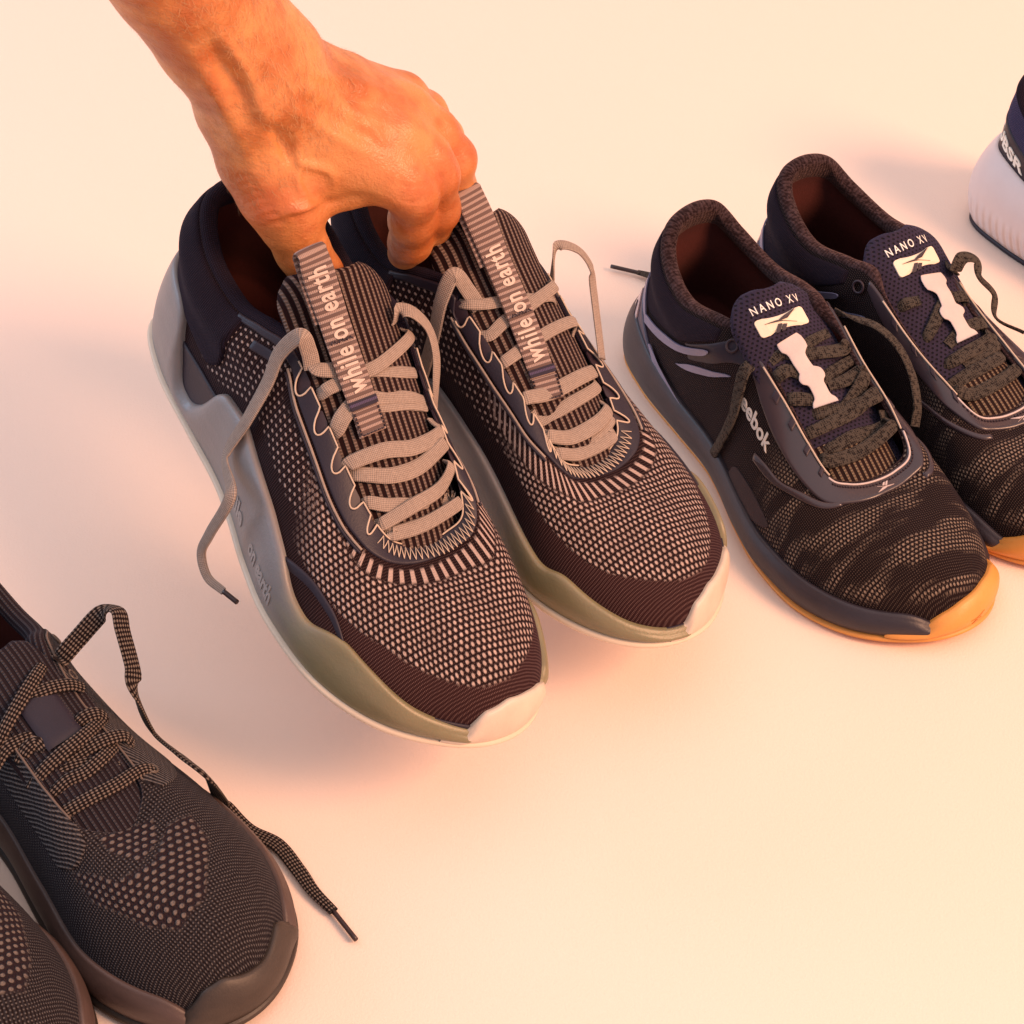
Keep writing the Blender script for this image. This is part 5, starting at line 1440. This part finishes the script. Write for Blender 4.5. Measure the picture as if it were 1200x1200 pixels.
shoe_held('sneaker', POSE['heldR'], False, 'heldR', 'grey soled knit sneaker held up by the thumb, nearer of the held pair', 'pair of knit sneakers held up by the hand')
shoe_held('sneaker', POSE['heldL'], True, 'heldL', 'grey soled knit sneaker hooked by the fingers, farther of the held pair', 'pair of knit sneakers held up by the hand')
shoe_rb('sneaker', POSE['rbR'], False, 'rbR', 'dark gum soled trainer standing whole between the held pair and its twin', 'pair of gum soled trainers')
shoe_rb('sneaker', POSE['rbL'], True, 'rbL', 'dark gum soled trainer with its toe cut off by the right edge', 'pair of gum soled trainers')
shoe_blk('sneaker', POSE['blk'], True, 'blk', 'slate black knit shoe at lower left with a long loose lace', 'pair of slate black knit shoes')
shoe_blk('sneaker', POSE['blkR'], False, 'blkR', 'slate black knit shoe of which only the toe shows in the lower left corner', 'pair of slate black knit shoes', False)
shoe_white([0.315, 1.345, 0, -.88, 0, 0])


# ------------------------------------------------------------------ the hand
def cam_point(u, v, depth):
    f, e, h, roll = CAM_F, CAM_E, CAM_H, CAM_R
    fw = np.array([0, math.cos(e), -math.sin(e)]); up = np.array([0, math.sin(e), math.cos(e)]); rt = np.array([1., 0, 0])
    r2 = rt * math.cos(roll) + up * math.sin(roll); u2 = -rt * math.sin(roll) + up * math.cos(roll)
    return np.array([0, 0, h]) + depth * (fw + r2 * (u - 600) / f - u2 * (v - 600) / f)


def skin_material():
    m = M('mottled skin')  # orange skin tone, mottled at random
    n1 = m.noise(28, 3); n2 = m.noise(260, 4); n3 = m.noise(900, 2)
    c = m.mix(n1.step(.35, .65), (.42, .115, .026), (.63, .26, .085))
    c = m.mix(n2.step(.62, .8) * .35, c, (.36, .09, .03))
    rd = m.fac('red')
    c = m.mix(rd, c, (.56, .13, .05))
    m.set(color=c, rough=.36, spec=.55, sss=.08, sss_scale=.004, sss_rad=(1.0, .35, .15))
    m.bump(n2 * .6 + n3 * .5 + m.noise(130, 3, stretch=(1, 2.5, 1)) * .8, .0007)
    return m.m


def surface_nets(D, lo, vox):
    nx, ny, nz = D.shape
    s = D < 0
    c = [s[:-1, :-1, :-1], s[1:, :-1, :-1], s[:-1, 1:, :-1], s[1:, 1:, :-1], s[:-1, :-1, 1:], s[1:, :-1, 1:], s[:-1, 1:, 1:], s[1:, 1:, 1:]]
    cnt = sum(x.astype(np.int8) for x in c)
    act = (cnt > 0) & (cnt < 8)
    I = np.argwhere(act)
    idm = -np.ones(act.shape, np.int32); idm[act] = np.arange(len(I))
    acc = np.zeros((len(I), 3)); w = np.zeros(len(I))
    offs = np.array([(0, 0, 0), (1, 0, 0), (0, 1, 0), (1, 1, 0), (0, 0, 1), (1, 0, 1), (0, 1, 1), (1, 1, 1)])
    vals = [D[I[:, 0] + o[0], I[:, 1] + o[1], I[:, 2] + o[2]] for o in offs]
    for a in range(8):
        for b in range(a + 1, 8):
            if np.abs(offs[a] - offs[b]).sum() != 1: continue
            va, vb = vals[a], vals[b]
            k = (va < 0) != (vb < 0)
            t = np.where(k, va / np.where(k, va - vb, 1), 0)
            p = offs[a] + (offs[b] - offs[a]) * t[:, None]
            acc += p * k[:, None]; w += k
    V = (I + acc / w[:, None]) * vox + lo
    F = []
    for ax in range(3):
        sl0 = [slice(None)] * 3; sl1 = [slice(None)] * 3
        sl0[ax] = slice(0, -1); sl1[ax] = slice(1, None)
        e = s[tuple(sl0)] != s[tuple(sl1)]
        E_ = np.argwhere(e)
        u, v = (ax + 1) % 3, (ax + 2) % 3
        E_ = E_[(E_[:, u] > 0) & (E_[:, v] > 0) & (E_[:, u] < act.shape[u]) & (E_[:, v] < act.shape[v]) & (E_[:, ax] < act.shape[ax])]
        ins = s[E_[:, 0], E_[:, 1], E_[:, 2]]
        q = []
        for du, dv in ((-1, -1), (0, -1), (0, 0), (-1, 0)):
            c_ = E_.copy(); c_[:, u] += du; c_[:, v] += dv
            q.append(idm[c_[:, 0], c_[:, 1], c_[:, 2]])
        q = np.stack(q, 1)
        q[~ins] = q[~ins][:, ::-1]
        F.append(q)
    return V, np.vstack(F)


def smin(a, b, k):
    h = np.maximum(k - np.abs(a - b), 0) / k
    return np.minimum(a, b) - h * h * k * .25


def build_hand():
    J = lambda *p: (cam_point(p[0], p[1], p[2]), p[3] / 1000.)
    arm = [J(120, -150, 1.03, 33), J(203, -30, 1.085, 27), J(250, 42, 1.12, 25), J(292, 95, 1.145, 26)]
    arm2 = [J(205, -80, 1.09, 25), J(262, 8, 1.125, 21), J(322, 66, 1.155, 21)]
    chains = {
        'm1': [J(310, 125, 1.160, 19), J(375, 160, 1.178, 16), J(438, 192, 1.192, 14)],
        'm2': [J(315, 105, 1.160, 19), J(390, 132, 1.180, 15), J(462, 160, 1.197, 13.8)],
        'm3': [J(320, 88, 1.165, 19), J(400, 112, 1.188, 14.5), J(473, 133, 1.212, 13)],
        'm4': [J(325, 74, 1.175, 17), J(400, 98, 1.205, 14), J(470, 116, 1.235, 12)],
        'palm': [J(330, 130, 1.19, 22), J(430, 165, 1.225, 17)],
        'mc': [J(285, 130, 1.160, 20), J(303, 185, 1.172, 17.5), J(322, 226, 1.182, 16)],
        'web': [J(310, 180, 1.178, 17), J(365, 195, 1.190, 15), J(425, 205, 1.200, 12.5)],
        'web2': [J(335, 215, 1.192, 13), J(372, 228, 1.200, 10), J(400, 222, 1.20, 9)],
    }
    fingers = [
        ([J(322, 226, 1.182, 16), J(338, 258, 1.195, 14), J(354, 292, 1.210, 12.5), J(372, 322, 1.222, 12.0), J(384, 343, 1.235, 10)], .010),
        ([J(438, 192, 1.192, 14), J(470, 212, 1.197, 12.6), J(484, 226, 1.205, 12.0), J(483, 258, 1.228, 10.8), J(481, 283, 1.250, 10.2), J(474, 296, 1.262, 8.8)], .009),
        ([J(462, 160, 1.197, 13.8), J(498, 184, 1.208, 12.0), J(510, 205, 1.216, 11.2), J(513, 245, 1.240, 10.4), J(508, 272, 1.262, 9)], .009),
        ([J(473, 133, 1.212, 13), J(508, 156, 1.224, 11.6), J(531, 186, 1.236, 10.8), J(534, 222, 1.258, 9.8), J(524, 250, 1.28, 9)], .009),
        ([J(470, 116, 1.235, 12), J(498, 132, 1.255, 10.2), J(520, 160, 1.272, 9.2), J(520, 195, 1.29, 8.6)], .008),
    ]
    allp = arm + arm2 + [q for c in chains.values() for q in c] + [q for c, _ in fingers for q in c]
    P = np.array([q[0] for q in allp]); rr = max(q[1] for q in allp)
    vox = .00135
    lo = P.min(0) - rr * 1.02 - vox * 3; hi = P.max(0) + rr * 1.02 + vox * 3
    n = np.ceil((hi - lo) / vox).astype(int)
    ax = [lo[i] + vox * np.arange(n[i]) for i in range(3)]

    def chain(c, k=.004):
        d = None
        for (a, ra), (b, rb) in zip(c[:-1], c[1:]):
            # restrict work to a padded box
            ab = b - a; L2 = ab @ ab
            px = ax[0][:, None, None] - a[0]; py = ax[1][None, :, None] - a[1]; pz = ax[2][None, None, :] - a[2]
            t = np.clip((px * ab[0] + py * ab[1] + pz * ab[2]) / L2, 0, 1).astype(np.float32)
            q = np.sqrt((px - t * ab[0]) ** 2 + (py - t * ab[1]) ** 2 + (pz - t * ab[2]) ** 2).astype(np.float32) - (ra + (rb - ra) * t)
            d = q if d is None else smin(d, q, k)
        return d.astype(np.float32)
    base = smin(chain(arm), chain(arm2), .02)
    for k_, c in chains.items():
        base = smin(base, chain(c), .012 if k_ != 'web2' else .008)
    D = base
    for c, k in fingers:
        D = smin(D, smin(base, chain(c, .006), k), .0016)
    V, F = surface_nets(D, lo, vox)
    # two relaxation passes
    def relax(V, F, it):
        E_ = np.vstack([F[:, [0, 1]], F[:, [1, 2]], F[:, [2, 3]], F[:, [3, 0]]])
        E_ = np.unique(np.sort(E_, 1), axis=0)
        deg = np.bincount(E_.ravel(), minlength=len(V))[:, None]
        for _ in range(it):
            A = np.zeros_like(V)
            for c in range(3):
                A[:, c] = np.bincount(E_[:, 0], V[E_[:, 1], c], len(V)) + np.bincount(E_[:, 1], V[E_[:, 0], c], len(V))
            V = V * .45 + A / np.maximum(deg, 1) * .55
        return V
    V = relax(V, F, 3)
    a, b, c, d = (V[F[:, i]] for i in range(4))
    fn = np.cross(c - a, d - b)
    N = np.zeros_like(V)
    for i in range(4):
        for k in range(3): N[:, k] += np.bincount(F[:, i], fn[:, k], len(V))
    N /= np.linalg.norm(N, axis=1)[:, None]
    # anatomy relief: tendons, veins, hollows and creases laid along the back of the hand
    back = cam_point(400, 150, 0) - V
    facing = np.clip(np.einsum('ij,ij->i', N, back / np.linalg.norm(back, axis=1)[:, None]) * 2.2, 0, 1)
    lines = [
        ([(244, 48, 1.10), (262, 80, 1.11), (284, 106, 1.12), (292, 132, 1.13)], -.0030, .0044),
        ([(316, 146, 1.14), (332, 168, 1.15), (342, 194, 1.155)], -.0030, .0029),
        ([(252, 30, 1.09), (285, 82, 1.11), (303, 122, 1.12), (326, 152, 1.13)], .0018, .0028),
        ([(224, 60, 1.10), (254, 108, 1.12), (275, 150, 1.13), (300, 200, 1.15)], .0016, .0035),
        ([(326, 120, 1.13), (385, 152, 1.155), (437, 184, 1.17)], .0014, .0028),
        ([(335, 98, 1.13), (395, 120, 1.155), (455, 146, 1.17)], .0015, .0028),
        ([(345, 80, 1.14), (410, 98, 1.165), (465, 116, 1.19)], .0014, .0028),
        ([(362, 138, 1.14), (410, 154, 1.16), (445, 168, 1.17)], -.0008, .0030),
        ([(370, 112, 1.14), (420, 124, 1.165), (462, 134, 1.18)], -.0010, .0030),
        ([(420, 146, 1.165), (436, 152, 1.17), (452, 172, 1.175)], .0010, .0014),
        ([(345, 168, 1.15), (352, 190, 1.16), (385, 200, 1.175), (392, 222, 1.18)], .0012, .0016),
        ([(352, 190, 1.16), (348, 214, 1.165), (360, 236, 1.175)], .0011, .0015),
        ([(290, 60, 1.11), (330, 90, 1.13), (350, 130, 1.14), (345, 168, 1.15)], .0006, .0016),
        ([(352, 236, 1.165), (356, 248, 1.17)], .0022, .0050),
        ([(372, 234, 1.185), (392, 238, 1.188), (420, 232, 1.19), (445, 236, 1.19)], -.0010, .0018),
    ]
    for k in range(7):     # folds of skin over the thumb joint and first knuckle
        lines.append(([(268 + k * 7, 212 + k * 9, 1.165), (284 + k * 7, 206 + k * 9, 1.16), (298 + k * 6, 208 + k * 9, 1.16)], -.0005, .0008))
    for k in range(4):
        lines.append(([(462, 214 + k * 6, 1.185), (482, 219 + k * 6, 1.185), (500, 214 + k * 6, 1.195)], -.0005, .0007))
    red = np.zeros(len(V))
    cam0 = np.array([0, 0, CAM_H])
    for pts, amp, sg in lines:
        Q = np.array([cam_point(*p) for p in pts]); Q = cro(Q, 30)
        # distance between view rays, measured at the skin: project both on the hand's own back plane
        def flat(X_):
            r = X_ - cam0
            dep = r @ np.array([0, math.cos(CAM_E), -math.sin(CAM_E)])
            return r / dep[:, None] * 1.16
        fv, fq = flat(V), flat(Q)
        dm = np.full(len(V), 1e9); tp = np.zeros(len(V))
        for i_, q in enumerate(fq):
            dd = ((fv - q) ** 2).sum(1); m_ = dd < dm
            dm[m_] = dd[m_]; tp[m_] = .12 + .88 * math.sin(math.pi * (i_ + .5) / len(fq))
        V = V + N * (1.7 * amp * tp * np.exp(-dm / (2 * sg * sg)) * facing)[:, None]
    for (u, v, r) in ((450, 178, 22), (480, 225, 18), (355, 240, 20), (530, 188, 16), (505, 205, 14), (300, 250, 26), (465, 135, 16)):
        dm = ((flat(V) - flat(cam_point(u, v, 1.16)[None])) ** 2).sum(1)
        red = np.maximum(red, .45 * np.exp(-dm / (2 * (r / 2400.) ** 2)))
    o = add_mesh('person', V, F, skin_material(), None, {'red': red})
    tag(o, 'bare hand reaching down from the top left, pinching both grey soled sneakers by their collars', 'person')
    # fine hairs on the forearm and wrist
    fl = flat(V)
    rng = np.random.default_rng(11)
    ar = cam_point(230, 60, 1.16)
    ok = np.where((np.linalg.norm(fl - flat(np.array([ar])), axis=1) < .075) & (facing > .02))[0]
    pick_ = rng.choice(ok, 2600, replace=False)
    dirn = cam_point(330, 200, 1.16) - cam_point(230, 60, 1.16); dirn /= np.linalg.norm(dirn)
    HV = []; HF = []
    for i in pick_:
        nrm = N[i]; t = dirn + rng.normal(0, .35, 3); t -= nrm * (t @ nrm); t /= np.linalg.norm(t)
        L_ = rng.uniform(.003, .0065); w = .00008
        sd = np.cross(nrm, t) * w
        p0 = V[i]; p1 = p0 + t * L_ * .5 + nrm * L_ * .22; p2 = p0 + t * L_ + nrm * L_ * .26
        k = len(HV)
        HV += [p0 - sd, p0 + sd, p1 - sd * .8, p1 + sd * .8, p2]
        HF += [(k, k + 1, k + 3, k + 2), (k + 2, k + 3, k + 4)]
    hm = plain('fine hair', (.50, .27, .12), .5)
    h = add_mesh('arm_hair', HV, HF, hm, o)
    h['kind'] = 'stuff'


build_hand()
